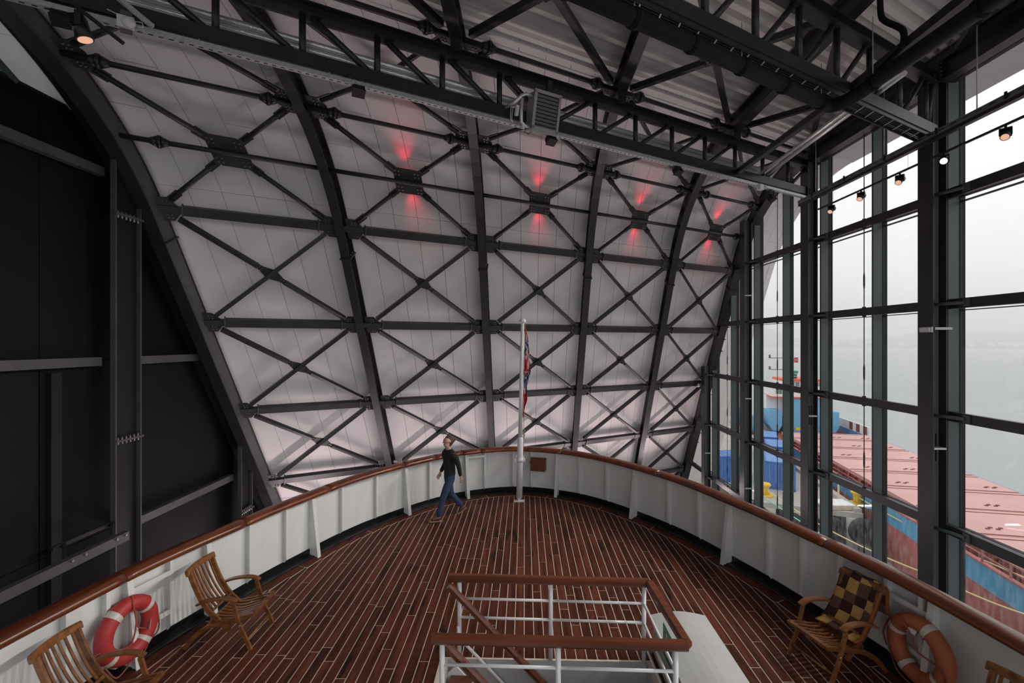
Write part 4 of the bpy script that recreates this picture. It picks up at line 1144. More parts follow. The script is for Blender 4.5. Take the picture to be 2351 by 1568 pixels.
# ---- flagstaff with flag
FX, FY = -.13, 11.72
fp = thing('flagstaff', 'white steel flagstaff standing at the stern bulwark', 'flagpole', (FX, FY, 0))
ln = lambda z: Vector((FX + .085 * z / 4.4, FY, z))
m = MB(); m.tube([ln(.10), ln(1.52), ln(1.56)], 0, 18, rad=[.075, .072, .058]); part(m, 'lower_tube', 'white_tube', fp)
m = MB(); m.tube([ln(1.5), ln(4.36)], 0, 16, rad=[.056, .043]); part(m, 'upper_tube', 'white_tube', fp)
m = MB(); m.tube([ln(4.33), ln(4.36), ln(4.40), ln(4.43)], 0, 18, rad=[.075, .085, .08, .05]); part(m, 'truck', 'white_tube', fp)
m = MB(); m.tube([ln(.96), ln(1.06)], .088, 18); m.box(ln(1.01) + YA * .18, (.20, .36, .05)); m.box(ln(1.01) - YA * .02, (.26, .05, .08)); part(m, 'clamp', 'white_tube', fp)
m = MB(); m.box((FX, FY, .012), (.26, .12, .024)); m.box((FX, FY, .06), (.04, .05, .10)); m.tube([(FX - .05, FY, .07), (FX + .05, FY, .07)], .015, 8); part(m, 'foot_hinge', 'white_tube', fp)
m = MB(); m.tube([ln(4.3) + XA * .07, ln(2.0) + XA * .075, ln(1.1) + XA * .085], .006, 6); m.tube([ln(1.75) + XA * .07, ln(1.72) + XA * .10, ln(1.66) + XA * .06, ln(1.62) + XA * .10, ln(1.5) + XA * .07], .013, 6); part(m, 'halyard', 'rope_green', fp)
# limp flag: folded cloth hanging down the staff
fl_ = MB(); nz, nu = 46, 12; gv = []
for i in range(nz + 1):
    f = i / nz; z = 4.18 - 2.13 * f
    wd = .03 + .10 * math.sin(math.pi * min(1, f * 1.15)) ** .8 + .03 * math.sin(f * 17) * (f > .3)
    wd = max(.018, wd * (1 - .55 * max(0, f - .8) / .2))
    for j in range(nu + 1):
        h = j / nu; x = .06 + wd * h; y = .045 * math.sin(h * 9.4 + f * 3.0) * (.3 + .7 * f) + .02 * math.sin(f * 11)
        gv.append(ln(z) + Vector((x, y - .01, .0)))
ff, fm_ = [], []
for i in range(nz):
    for j in range(nu):
        k = i * (nu + 1) + j
        # folded cross: red field, white-edged blue bars crossing the folds obliquely
        b = i / nz + .10 * (j / nu) + .05 * math.sin(j * 1.3)
        def band(c, w): return abs(b - c) < w
        c = 0
        if band(.24, .085) or band(.62, .10) : c = 2
        if band(.24, .050) or band(.60, .055): c = 1
        if .36 < b < .55 and j > 5: c = 2 if (i + j) % 7 > 2 else 0
        if .70 < b < .86 and j > 8: c = 1
        fm_.append(c); ff.append((k, k + 1, k + nu + 2, k + nu + 1))
for f_, c in zip(ff, fm_): pass
fl_.v = gv; fl_.f = [list(f_) for f_ in ff]; fl_.m = fm_; fl_.smooth = [True] * len(ff)
fo = fl_.build('flag', ['flag_red', 'flag_blue', 'flag_white']); sd = fo.modifiers.new('thick', 'SOLIDIFY'); sd.thickness = .003
tag(fo, 'limp red flag with blue and white cross hanging down the flagstaff', 'flag')
# wooden box on the bulwark
a = nearest_arc(hz(1243, 1128, 0)); p, n, t_ = at_arc(a, .09)
wbx = thing('wooden_box', 'small brown wooden box with sloping lid fixed to the bulwark beside the flagstaff', 'box', p + Z * .60 - n * .08)
m = MB(); c = p + Z * .72 - n * .10
m.box(c, (.37, .16, .22), (t_, n, Z)); part(m, 'body', 'box_wood', wbx)
m = MB(); tl = (Z * .75 + n * .66).normalized(); m.box(c + Z * .145 - n * .02, (.40, .03, .16), (t_, t_.cross(tl), tl)); part(m, 'lid', 'box_wood', wbx)
# ================================================================== LIFE RINGS
def ring_center(px, py, off=0.0):
    best = None
    for k in range(400):
        Yv = 3.0 + k * .02; P = hy(px, py, Yv); a = nearest_arc(P); p, n, t_ = at_arc(a, off)
        e = (Vector((P.x, P.y, 0)) - p).dot(n)
        if best is None or abs(e) < best[0]: best = (abs(e), P, n, t_)
    return best[1:]
def life_ring(px, py, mt, label, tapes, patch, ropes, off):
    c, n, t_ = ring_center(px, py, off); inw = -n; A = t_
    R_, r_ = .287, .088
    t = thing('life_ring', label, 'life ring', c - Z * .375, group='life rings on the bulwark')
    P = lambda th, rr=R_, lift=0.0: c + A * (math.cos(th) * rr) + Z * (math.sin(th) * rr) + inw * lift
    m = MB(); m.tube([P(2 * math.pi * k / 48) for k in range(48)], r_, 20, closed=True); part(m, 'foam_ring', mt, t)
    for th in tapes:
        m = MB(); m.tube([P(th + d) for d in (-.10, -.05, 0, .05, .10)], r_ + .004, 20, caps=False); part(m, 'tape_band', 'tape', t)
    th = patch; m = MB(); cc = P(th, R_ - .02) + inw * (r_ + .002)
    rad = A * math.cos(th) + Z * math.sin(th); tg = A * -math.sin(th) + Z * math.cos(th)
    m.box(P(th, R_ - .055) + inw * (r_ * .82), (.10, .09, .006), (tg, (rad - inw * .75).normalized(), (inw + rad * -.65).normalized())); part(m, 'patch', 'white_plastic', t)
    m = MB()
    for rp in ropes:
        pts = [P(th, rr, lf) + Z * dz for th, rr, lf, dz in rp]
        q = []
        for i in range(len(pts) - 1):
            p0, p1, p2, p3 = pts[max(i - 1, 0)], pts[i], pts[i + 1], pts[min(i + 2, len(pts) - 1)]
            for k in range(5):
                f = k / 5; q.append(.5 * ((2 * p1) + (p2 - p0) * f + (2 * p0 - 5 * p1 + 4 * p2 - p3) * f * f + (3 * p1 - p0 - 3 * p2 + p3) * f ** 3))
        q.append(pts[-1]); m.tube(q, .009, 7)
    part(m, 'grab_rope', 'rope_red', t)
    m = MB()
    for k in (-1, 1): m.box(c + n * .07 + Z * (-.33) + A * (k * .12), (.04, .12, .08), (A, n, Z))
    part(m, 'bracket', 'white_paint', t)
pi = math.pi
# the tangent runs port -> stern -> starboard, so angles are mirrored between the two sides
life_ring(293, 1446, 'ring_red', 'red life ring with four silver bands and a rope, on the left bulwark', (pi * .70, pi * .22, pi * 1.73, pi * 1.23), pi * 1.93,
          [[(pi * .47, .38, .02, 0), (pi * .52, .30, .10, 0), (pi * .45, .1, .10, -.02), (pi * 1.05, .05, .10, -.12), (pi * 1.0, .2, .10, -.1), (pi * 1.02, .38, .03, -.02), (pi * 1.1, .40, .0, -.05), (pi * 1.24, .385, .0, -.02)],
           [(pi * .47, .38, .02, 0), (pi * .35, .17, .03, .0), (pi * .2, .13, .03, -.1), (pi * 1.9, .2, .06, -.02)],
           [(pi * 1.23, .38, .02, 0), (pi * 1.38, .44, .02, -.04), (pi * 1.47, .43, .02, 0), (pi * 1.5, .38, .03, 0), (pi * 1.6, .43, .02, -.03), (pi * 1.73, .39, .02, 0), (pi * 1.88, .42, .02, -.05), (pi * .02, .39, 0, 0)]], -.0)
life_ring(2112, 1494, 'ring_orange', 'faded orange life ring with silver bands and a rope, on the right bulwark', (pi * .86, pi * .37, pi * 1.33, pi * 1.80), pi * .52,
          [[(pi * .66, .39, .02, 0), (pi * .62, .30, .10, 0), (pi * .5, .14, .10, .03), (pi * .3, .08, .10, -.02), (pi * .08, .20, .10, -.02), (pi * 0.0, .33, .09, .0), (pi * 1.85, .38, .05, .0), (pi * 1.78, .385, .02, 0)],
           [(pi * .86, .39, .02, 0), (pi * 1.0, .44, .02, -.04), (pi * 1.12, .42, .02, -.02)], [(pi * 1.15, .40, .02, 0), (pi * 1.28, .41, .03, -.04), (pi * 1.4, .40, .03, -.03), (pi * 1.5, .40, .03, 0)]], -.0)

# ================================================================== DECK CHAIRS
def smooth2(P, n=5):
    out = []
    for i in range(len(P) - 1):
        p0, p1, p2, p3 = (Vector(P[max(i - 1, 0)]), Vector(P[i]), Vector(P[i + 1]), Vector(P[min(i + 2, len(P) - 1)]))
        for k in range(n):
            f = k / n; out.append(.5 * ((2 * p1) + (p2 - p0) * f + (2 * p0 - 5 * p1 + 4 * p2 - p3) * f * f + (3 * p1 - p0 - 3 * p2 + p3) * f ** 3))
    out.append(Vector(P[-1])); return out
STILE = smooth2([(-.43, .94), (-.37, .78), (-.285, .60), (-.18, .45), (-.05, .325), (.07, .215)])
def flat_sweep(m, path, x, wx, th):
    """board standing in the side plane: width wx across, thickness th in the plane of the path"""
    pts = [Vector((x, p[0], p[1])) for p in path]; axs = []
    for i in range(len(pts)):
        t_ = (pts[min(i + 1, len(pts) - 1)] - pts[max(i - 1, 0)]).normalized(); axs.append((XA, XA.cross(t_)))
    m.sweep(pts, [(-wx / 2, -th / 2), (wx / 2, -th / 2), (wx / 2, th / 2), (-wx / 2, th / 2)], axs); return m
def make_chair(label):
    t = thing('deck_chair', label, 'chair', (0, 0, 0), group='slatted wooden deck chairs')
    LP = lambda mb, nm: part(mb, nm, 'chair_wood', t, local=True)
    hw = .265
    for sx in (-1, 1):
        LP(flat_sweep(MB(), STILE, sx * (hw - .035), .03, .055), 'stile')
        LP(flat_sweep(MB(), smooth2([(.385, .425), (.15, .365), (-.1, .305), (-.28, .215), (-.41, .09), (-.475, .0)]), sx * (hw - .005), .028, .05), 'seat_rail')
        LP(flat_sweep(MB(), smooth2([(.365, .0), (.305, .14), (.235, .29), (.145, .585)]), sx * (hw + .025), .028, .045), 'front_leg')
        LP(flat_sweep(MB(), smooth2([(-.30, .575), (-.17, .62), (.0, .645), (.12, .635), (.19, .60)]), sx * (hw + .02), .075, .024), 'armrest')
    # crest rail, bowed, with rounded ends
    m = MB(); pts = []; axs = []
    for k in range(11):
        f = k / 10 * 2 - 1; pts.append(Vector((f * .285, -.435 - .028 * (1 - f * f), .955 + .012 * (1 - f * f)))); axs.append((Vector((0, .95, .30)), Vector((0, -.30, .95))))
    m.sweep(pts, [(-.018, -.04), (.018, -.04), (.02, .02), (.008, .038), (-.012, .036), (-.02, .01)], axs); LP(m, 'crest_rail')
    m = MB(); m.box((0, -.165, .445), (.44, .03, .06), (XA, Vector((0, .7, -.7)).normalized(), Vector((0, .7, .7)).normalized())); LP(m, 'lower_back_rail')
    for k in range(6):
        f = (k - 2.5) / 2.5; x = f * .168; sh = .028 * (1 - f * f)
        pth = [(p[0] - sh * .8 * (i / 14) if False else p[0] - sh * (1 - min(1, i / 14.0)), p[1]) for i, p in enumerate(STILE[:16])]
        LP(flat_sweep(MB(), pth, x, .026, .014), 'back_slat')
    m = MB(); m.box((0, .375, .425), (.56, .05, .035)); LP(m, 'front_rail')
    m = MB(); m.box((0, -.155, .335), (.48, .035, .035)); LP(m, 'rear_seat_rail')
    for k in range(7):
        f = (k - 3) / 3; x = f * .205; dip = .03 * (1 - f * f * .6)
        LP(flat_sweep(MB(), smooth2([(.375, .435), (.25, .415 - dip), (.05, .365 - dip), (-.16, .355)]), x, .036, .014), 'seat_slat')
    m = MB(); m.tube([(-.28, .315, .12), (.28, .315, .12)], .013, 8); LP(m, 'stretcher')
    m = MB(); m.tube([(-.27, -.36, .135), (.27, -.36, .135)], .012, 8); LP(m, 'stretcher')
    for sx in (-1, 1):
        m = MB(); m.tube([(sx * .245, .235, .31), (sx * .315, .235, .31)], .012, 8); part(m, 'pivot_bolt', 'bolt', t, local=True)
    return t
def place(t, x, y, fwd): t.location = (x, y, 0.0); t.rotation_euler = (0, 0, math.atan2(fwd[1], fwd[0]) - math.pi / 2); return t
c0 = make_chair('wooden slatted deck chair on the left, farther one, in front of the white bulwark')
place(c0, -3.81, 6.25, (1, .04))
c1 = copy_tree(c0); c1['label'] = 'wooden slatted deck chair at the lower left corner, cut by the picture edge'; place(c1, -4.11, 4.62, (1, .09))
c2 = copy_tree(c0); c2['label'] = 'wooden deck chair on the right with a checked blanket over its back'; place(c2, 3.69, 5.88, (-.96, -.28))
c3 = copy_tree(c0); c3['label'] = 'wooden deck chair at the lower right corner, only its top corner showing'; place(c3, 3.80, 4.10, (-.97, -.2))
# checked blanket over the third chair
ncol, nrow, sub = 4, 6, 4
front = [(p[0] + .035, p[1] + .012) for p in STILE[2:17]][::-1]
pathb = [(front[0][0] + .10, front[0][1] - .015), (front[0][0] + .03, front[0][1] - .005)] + front + [(-.425, .975), (-.455, 1.01), (-.485, 1.0), (-.505, .96)] + [(-.515 - .004 * k, .93 - .055 * k) for k in range(6)]
pathb = smooth2(pathb, 2)
m = MB(); gv = []; Wd = .50
nx = ncol * sub
for i, p in enumerate(pathb):
    for j in range(nx + 1):
        f = j / nx; x = -.262 + .524 * f
        sag = .014 * math.sin(f * 7 + i * .12) + .004 * math.sin(i * .7 + f * 3) - .02 * (1 - (2 * f - 1) ** 2) * (1 if i < len(pathb) * .68 else -.6)
        gv.append(Vector((x, p[0] + sag, p[1] + .003 * math.sin(f * 11))))
L_ac = [0]
for i in range(1, len(pathb)): L_ac.append(L_ac[-1] + (Vector(pathb[i]) - Vector(pathb[i - 1])).length)
for i in range(len(pathb) - 1):
    for j in range(nx):
        k = i * (nx + 1) + j
        row = int(L_ac[i] / .128); cidx = (j // sub + row) % 3
        mi = [2, 0, 1][cidx]
        if j == 0 or j == nx - 1: mi = 3 if j == 0 else mi
        m.f.append([k, k + 1, k + nx + 2, k + nx + 1]); m.m.append(mi); m.smooth.append(True)
m.v = gv
bl = m.build('blanket', ['blanket_dark', 'blanket_mid', 'blanket_gold', 'blanket_edge'], None, local=True)
bl.location = c2.location; bl.rotation_euler = c2.rotation_euler
sd = bl.modifiers.new('thick', 'SOLIDIFY'); sd.thickness = .016; sd.offset = 1
tag(bl, 'brown and gold checked wool blanket draped over the back of the right deck chair', 'blanket')

# ================================================================== WALKING PERSON
import bmesh
def skin(name, V, Ed, mt, parent, sub=2):
    me = bpy.data.meshes.new(name); bm = bmesh.new(); lay = bm.verts.layers.skin.verify()
    bv = []
    for i, (p, r) in enumerate(V):
        v = bm.verts.new(p); r = r if isinstance(r, tuple) else (r, r); v[lay].radius = r; v[lay].use_root = (i == 0); bv.append(v)
    for a, b in Ed: bm.edges.new((bv[a], bv[b]))
    bm.to_mesh(me); bm.free(); me.materials.append(MATS[mt])
    o = bpy.data.objects.new(name, me); COL.objects.link(o); o.parent = parent
    sk = o.modifiers.new('skin', 'SKIN'); sk.use_smooth_shade = True
    if sub: s = o.modifiers.new('sub', 'SUBSURF'); s.levels = sub; s.render_levels = sub
    return o
pf, pb = hz(1000, 1195, 0), hz(1064, 1180, 0)
fw = (pf - pb).normalized(); mid = (pf + pb) / 2
per = thing('person', 'person in black sweater, blue jeans and brown boots walking left along the bulwark', 'person', (mid.x, mid.y, 0), math.atan2(fw.y, fw.x))
chain = lambda a, b: [(i, i + 1) for i in range(a, b)]
def limb(V, Ed, root, pts):
    last = root
    for p, r in pts: V.append((p, r)); Ed.append((last, len(V) - 1)); last = len(V) - 1
    return last
# hand with five bent fingers; d = forearm direction, s = side of the thumb
def hand(V, Ed, wrist, wp, d, palm_n, ts):
    d = Vector(d).normalized(); pn = Vector(palm_n).normalized(); sd_ = d.cross(pn).normalized()
    p0 = Vector(wp); pm = p0 + d * .055
    a = limb(V, Ed, wrist, [(p0 + d * .03, (.026, .018)), (pm, (.034, .017))])
    for k, L_ in enumerate((.068, .078, .072, .055)):
        o = sd_ * ((k - 1.5) * .019); b0 = pm + d * .028 + o
        limb(V, Ed, a, [(b0, .0095), (b0 + d * L_ * .5 + pn * .006, .0085), (b0 + d * L_ * .85 + pn * .028, .008), (b0 + d * L_ * .9 + pn * .045, .007)])
    b0 = p0 + d * .03 + sd_ * (ts * .028)
    limb(V, Ed, a, [(b0, .012), (b0 + d * .03 + sd_ * (ts * .015) + pn * .01, .010), (b0 + d * .055 + sd_ * (ts * .012) + pn * .02, .0085)])
V = [((0, 0, .95), .05)]; Ed = []
torso = limb(V, Ed, 0, [((0, 0, 1.12), .05), ((.02, 0, 1.32), .06), ((.02, 0, 1.43), .06), ((.03, 0, 1.50), .06), ((.045, 0, 1.56), .052)])
chest = 3
head = limb(V, Ed, torso, [((.07, 0, 1.605), (.062, .068)), ((.065, 0, 1.68), (.074, .094)), ((.05, 0, 1.745), (.066, .08)), ((.045, 0, 1.775), (.03, .035))])
limb(V, Ed, len(V) - 3, [((.155, 0, 1.665), .017), ((.172, 0, 1.65), .011)])
limb(V, Ed, len(V) - 6 + 0, [((.135, 0, 1.585), .024)])
for sy in (1, -1): limb(V, Ed, 7, [((.045, sy * .078, 1.675), .012), ((.035, sy * .086, 1.69), .012)])
for sy, el, wr in ((1, (-.10, .215, 1.17), (-.16, .205, .92)), (-1, (-.01, -.21, 1.17), (.13, -.19, .97))):
    w = limb(V, Ed, chest, [((.01, sy * .17, 1.42), .062), ((.0 + el[0] * .4, sy * .215, 1.33), .052), (el, .043), (((el[0] + wr[0]) / 2, (el[1] + wr[1]) / 2, (el[2] + wr[2]) / 2), .039), (wr, .028)])
    hand(V, Ed, w, wr, Vector(wr) - Vector(el), (.3, -sy * .9, 0), sy)
LF = [(.02, .095, .86), (.13, .10, .68), (.215, .10, .50), (.27, .10, .30), (.315, .10, .10)]
LB = [(-.01, -.095, .86), (-.035, -.095, .68), (-.07, -.09, .50), (-.22, -.09, .31), (-.375, -.09, .14)]
for P in (LF, LB): limb(V, Ed, 0, list(zip(P, (.04, .045, .045, .042, .038))))
# head joint rebuilt on explicit indices keeps the profile of face and nape
skin('body', V, Ed, 'skin', per)
for sy in (1, -1):
    m = MB(); m.tube([(.135, sy * .033, 1.685), (.142, sy * .033, 1.685)], .012, 8); part(m, 'eye', 'hair', per, local=True)
m = MB(); m.tube([(.138, -.024, 1.618), (.146, 0, 1.617), (.138, .024, 1.618)], .006, 6); part(m, 'mouth', 'rope_red', per, local=True)
hv = [((.02, 0, 1.70), (.086, .088)), ((.03, 0, 1.755), (.082, .098)), ((.035, 0, 1.79), (.05, .06))]
skin('hair', hv + [((-.025, 0, 1.655), (.062, .05)), ((-.02, 0, 1.60), (.045, .03)), ((.10, 0, 1.775), (.05, .028))], [(0, 1), (1, 2), (0, 3), (3, 4), (1, 5)], 'hair', per)
V = [((0, 0, .885), .135), ((0, 0, .97), .137)]; Ed = [(0, 1)]
ch = limb(V, Ed, 1, [((0, 0, 1.12), .132), ((.02, 0, 1.31), .148), ((.02, 0, 1.44), .112), ((.03, 0, 1.52), .068)])
for sy, el, wr in ((1, (-.10, .215, 1.17), (-.16, .205, .92)), (-1, (-.01, -.21, 1.17), (.13, -.19, .97))):
    limb(V, Ed, 4, [((.01, sy * .175, 1.42), .076), ((el[0] * .4, sy * .22, 1.33), .066), (el, .056), (wr, .042)])
skin('sweater', V, Ed, 'sweater', per)
V = [((0, 0, .99), .122), ((0, 0, .90), .122)]; Ed = [(0, 1)]
for P, k in ((LF, 1), (LB, -1)): limb(V, Ed, 1, list(zip(P, (.108, .096, .078, .071, .062))))
skin('jeans', V, Ed, 'denim', per)
for nm, P, toe, heel in (('boot', LF[-1], (.50, .10, .075), (.285, .10, .05)), ('boot', LB[-1], (-.27, -.09, .045), (-.42, -.09, .13))):
    P = Vector(P); toe = Vector(toe); heel = Vector(heel)
    o = skin(nm, [(P + Z * .03, .052), (P - Z * .035, .05), (heel, .042), (P.lerp(toe, .55) - Z * .005, (.048, .038)), (toe, (.042, .03))], [(0, 1), (1, 2), (1, 3), (3, 4)], 'boot', per)
    m = MB(); d = (toe - heel); 
    h2 = heel - d.normalized() * .045; t2 = toe + d.normalized() * .045
    m.beam(h2 - Z * .042, t2 - Z * .032, .088, .018); s_ = part(m, 'sole', 'sole', per, local=True)
# ================================================================== OUTSIDE: SEA, QUAY, CARGO SHIP
QZ, SEA = -9.5, -12.5
m = MB(); m.add([(-400, -300, SEA), (3200, -300, SEA), (3200, 3200, SEA), (-400, 3200, SEA)], [(0, 1, 2, 3)])
sea = m.build('sea', 'sea', origin=(0, 0, SEA)); tag(sea, 'grey calm sea water beyond the quay', 'sea', kind='stuff')
# far shore with hills
m = MB(); nx = 90; v = []
for k in range(nx + 1):
    f = k / nx; a = math.radians(4 + 62 * f); D = 1650; cx_, cy_ = math.sin(a), math.cos(a)
    h = 55 + 40 * math.sin(f * 9) + 20 * math.sin(f * 23 + 1)
    v += [(D * cx_, D * cy_, SEA - .5), (D * 1.04 * cx_, D * 1.04 * cy_, SEA + 12 + 3 * math.sin(k * 1.7)), (D * 1.25 * cx_, D * 1.25 * cy_, SEA + h * .6 + 20), (D * 1.5 * cx_, D * 1.5 * cy_, SEA + h * 1.6)]
fs = []
for k in range(nx):
    for j in range(3): fs.append((k * 4 + j, k * 4 + 4 + j, k * 4 + 5 + j, k * 4 + 1 + j))
m.add(v, fs, smooth=True)
tag(m.build('far_shore', 'shore'), 'low misty shore with hills across the water', 'shore')
rng2 = random.Random(5)
m = MB()
for k in range(46):
    a = math.radians(rng2.uniform(28, 48)); D = rng2.uniform(1675, 1740); h = rng2.uniform(4, 7)
    z0 = SEA + 12 + (D - 1716) * .1
    m.box((D * math.sin(a), D * math.cos(a), z0 + h / 2 - 3), (rng2.uniform(8, 18), 8, h + 4))
tag(m.build('shore_houses', 'ship_white'), 'tiny pale houses scattered along the far misty shore', 'houses', kind='stuff')
# sea mist over the water
m = MB(); m.bb((-200, 160, SEA + .05), (3100, 3100, 150)); fog = m.build('sea_mist', 'glass')
fm = bpy.data.materials.new('mist'); fm.use_nodes = True; nt = fm.node_tree; nt.nodes.remove(nt.nodes['Principled BSDF'])
vsn = nt.nodes.new('ShaderNodeVolumeScatter'); vsn.inputs['Color'].default_value = (1, 1, 1, 1); vsn.inputs['Density'].default_value = .0012; vsn.inputs['Anisotropy'].default_value = 0.0
nt.links.new(vsn.outputs[0], nt.nodes['Material Output'].inputs['Volume']); fog.data.materials[0] = fm
tag(fog, 'pale mist lying over the water and the far shore', 'mist', kind='stuff')

# quay
q = [hz(1560, 1150, QZ), hz(1742, 1152, QZ), hz(1982, 1180, QZ)]
ang = math.radians(10.8); SA = Vector((math.sin(ang), math.cos(ang), 0)); SB = Vector((math.cos(ang), -math.sin(ang), 0))
qe = q[2] + SA * 120
poly = [Vector((2, q[0].y, QZ)), Vector((q[1].x, q[1].y, QZ)), q[2], qe, Vector((2, qe.y, QZ))]
qt = thing('quay', 'concrete quay with dark tyre-hung edge beside the cargo ship', 'quay', (15, 60, SEA))
m = MB(); m.prism([p - Z * .4 for p in poly], Z * .4); part(m, 'concrete_deck', 'concrete', qt)
m = MB(); m.prism([Vector((p.x - .15, p.y + .25, SEA - 2)) for i, p in enumerate(poly)], Z * (QZ - .4 - SEA + 2)); part(m, 'dark_wall', 'quay_dark', qt)
m = MB()
m.prism([q[2] + SA * .2 - SB * .0, q[2] + SA * 110, q[2] + SA * 110 - SB * .5, q[2] + SA * .2 - SB * .5], Z * .3); part(m, 'kerb', 'concrete', qt)
for k in range(4):
    c = q[1].lerp(q[2], .12 + .26 * k); m = MB(); m.tube([c + Vector((0, .0, -.4)), c + Vector((0, .0, -3.4))], .4, 12); part(m, 'pile', 'concrete', qt)
m = MB(); m.bb((4, 20, QZ - .5), (13.5, q[1].y, QZ)); part(m, 'shore_apron', 'concrete', qt)
# tyres
dq = (q[2] - q[1]).normalized()
def tyre(c, ax, R_, r_, label):
    ax = Vector(ax).normalized(); a = ax.orthogonal().normalized(); b = ax.cross(a)
    t = thing('tyre_fender', label, 'tyre', c - Z * R_, group='tyre fenders')
    m = MB(); m.tube([c + a * (math.cos(2 * pi * k / 24) * (R_ - r_)) + b * (math.sin(2 * pi * k / 24) * (R_ - r_)) for k in range(24)], r_, 10, closed=True); part(m, 'tread', 'rubber', t)
    m = MB(); m.tube([c - ax * .12, c + ax * .12], R_ * .38, 12); part(m, 'hub', 'quay_dark', t)
tyre(q[1].lerp(q[2], .33) + Vector((0, -.4, -1.05)), (0, 1, 0), .62, .24, 'black tyre hanging on the quay face nearest the containers')
tyre(q[1].lerp(q[2], .50) + Vector((0, -.4, -1.05)), (0, 1, 0), .62, .24, 'black tyre hanging on the quay face under the yellow bollard side')
tyre(q[2] + Vector((-.5, -.6, -1.1)), (0, 1, 0), 1.0, .42, 'huge black tyre fender at the quay corner by the ship')
tyre(q[2] + Vector((-2.7, -.6, -1.0)), (0, 1, 0), .95, .4, 'big black tyre fender on the quay face, left of the corner one')
# bollards
def bollard(px, py, label):
    c = hz(px, py, QZ); t = thing('bollard', label, 'bollard', c, group='yellow bollards')
    m = MB(); m.tube([c, c + Z * .12], .62, 14); part(m, 'base', 'yellow', t)
    m = MB(); m.tube([c + Z * .1, c + Z * .5, c + Z * .75, c + Z * .95, c + Z * 1.1], 0, 14, rad=[.32, .26, .30, .48, .40]); part(m, 'head', 'yellow', t)
    return c
b1 = bollard(1968, 1157, 'yellow bollard at the quay corner'); b2 = bollard(1757, 1138, 'yellow bollard below the blue container')
# containers
def container(loc, rz, L_, label, W_=2.44, H_=2.5, top='container_roof'):
    t = thing('shipping_container', label, 'container', loc, rz, 'blue containers on the quay')
    m = MB(); m.bb((-W_ / 2 + .06, -L_ / 2 + .06, .12), (W_ / 2 - .06, L_ / 2 - .06, H_ - .05)); part(m, 'box', 'container', t, local=True)
    m = MB()
    for sx in (-1, 1):
        for sy in (-1, 1): m.bb((sx * W_ / 2 - .07 * (sx + 1), sy * L_ / 2 - .07 * (sy + 1), 0), (sx * W_ / 2 - .07 * (sx - 1), sy * L_ / 2 - .07 * (sy - 1), H_))
        m.bb((sx * W_ / 2 - .06 * (sx + 1), -L_ / 2, H_ - .12), (sx * W_ / 2 - .06 * (sx - 1), L_ / 2, H_)); m.bb((sx * W_ / 2 - .06 * (sx + 1), -L_ / 2, 0), (sx * W_ / 2 - .06 * (sx - 1), L_ / 2, .15))
    for sy in (-1, 1): m.bb((-W_ / 2, sy * L_ / 2 - .06 * (sy + 1), H_ - .12), (W_ / 2, sy * L_ / 2 - .06 * (sy - 1), H_)); m.bb((-W_ / 2, sy * L_ / 2 - .06 * (sy + 1), 0), (W_ / 2, sy * L_ / 2 - .06 * (sy - 1), .15))
    part(m, 'frame', 'container', t, local=True)
    m = MB()
    for k in range(int(L_ / .28)):
        y = -L_ / 2 + .2 + k * .28
        for sx in (-1, 1): m.box((sx * (W_ / 2 - .045), y, H_ / 2), (.05, .13, H_ - .35))
    part(m, 'corrugation', 'container', t, local=True)
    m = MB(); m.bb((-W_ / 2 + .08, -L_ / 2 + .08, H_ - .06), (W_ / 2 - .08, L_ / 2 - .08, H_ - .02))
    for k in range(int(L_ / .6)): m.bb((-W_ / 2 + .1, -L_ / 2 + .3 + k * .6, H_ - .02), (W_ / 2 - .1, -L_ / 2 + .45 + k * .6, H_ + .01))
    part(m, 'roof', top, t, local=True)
    m = MB()
    for k in (-1, 1): m.bb((k * .6 - .56, -L_ / 2 - .01, .18), (k * .6 + .56, -L_ / 2 + .05, H_ - .16))
    dr = part(m, 'end_doors', 'container', t, local=True)
    m = MB()
    for x in (-.85, -.35, .35, .85): m.tube([(x, -L_ / 2 - .04, .2), (x, -L_ / 2 - .04, H_ - .2)], .022, 6)
    part(m, 'lock_rods', 'container_roof', dr, local=True)
    m = MB()
    for k in range(9): m.bb((.72, -L_ / 2 - .035, .75 + .15 * k), (.80, -L_ / 2 - .012, .83 + .15 * k))
    part(m, 'serial_lettering', 'ship_white', dr, local=True)
    return t
f1, f2 = hz(1758, 1122, QZ), hz(1825, 1130, QZ); fd = (f2 - f1).normalized(); fb = Vector((-fd.y, fd.x, 0)); fc = (f1 + f2) / 2; fa = math.atan2(fd.y, fd.x)
def cat_(d, s_=0): v_ = fc + fb * d + fd * s_; return (v_.x, v_.y, QZ)
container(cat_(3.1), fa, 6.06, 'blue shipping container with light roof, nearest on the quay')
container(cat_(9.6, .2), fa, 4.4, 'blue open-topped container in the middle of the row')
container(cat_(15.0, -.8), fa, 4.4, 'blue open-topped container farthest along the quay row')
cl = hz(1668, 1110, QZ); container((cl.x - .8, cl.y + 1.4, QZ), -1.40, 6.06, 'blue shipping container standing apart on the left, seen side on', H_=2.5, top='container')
# pale wooden hatch on the quay edge
p = hz(1925, 1166, QZ); t = thing('wooden_platform', 'pale wooden platform with a short post on the quay edge', 'platform', (p.x, p.y, QZ))
m = MB(); m.box((p.x - .3, p.y + .2, QZ + .35), (2.5, 1.6, .12)); part(m, 'top', 'ship_white', t)
m = MB(); m.box((p.x - .3, p.y - .6, QZ + .2), (2.5, .08, .3)); part(m, 'edge_board', 'new_wood', t)
m = MB(); m.box((p.x + .7, p.y + 1.1, QZ + .85), (.1, .1, 1.4)); part(m, 'post', 'new_wood', t)
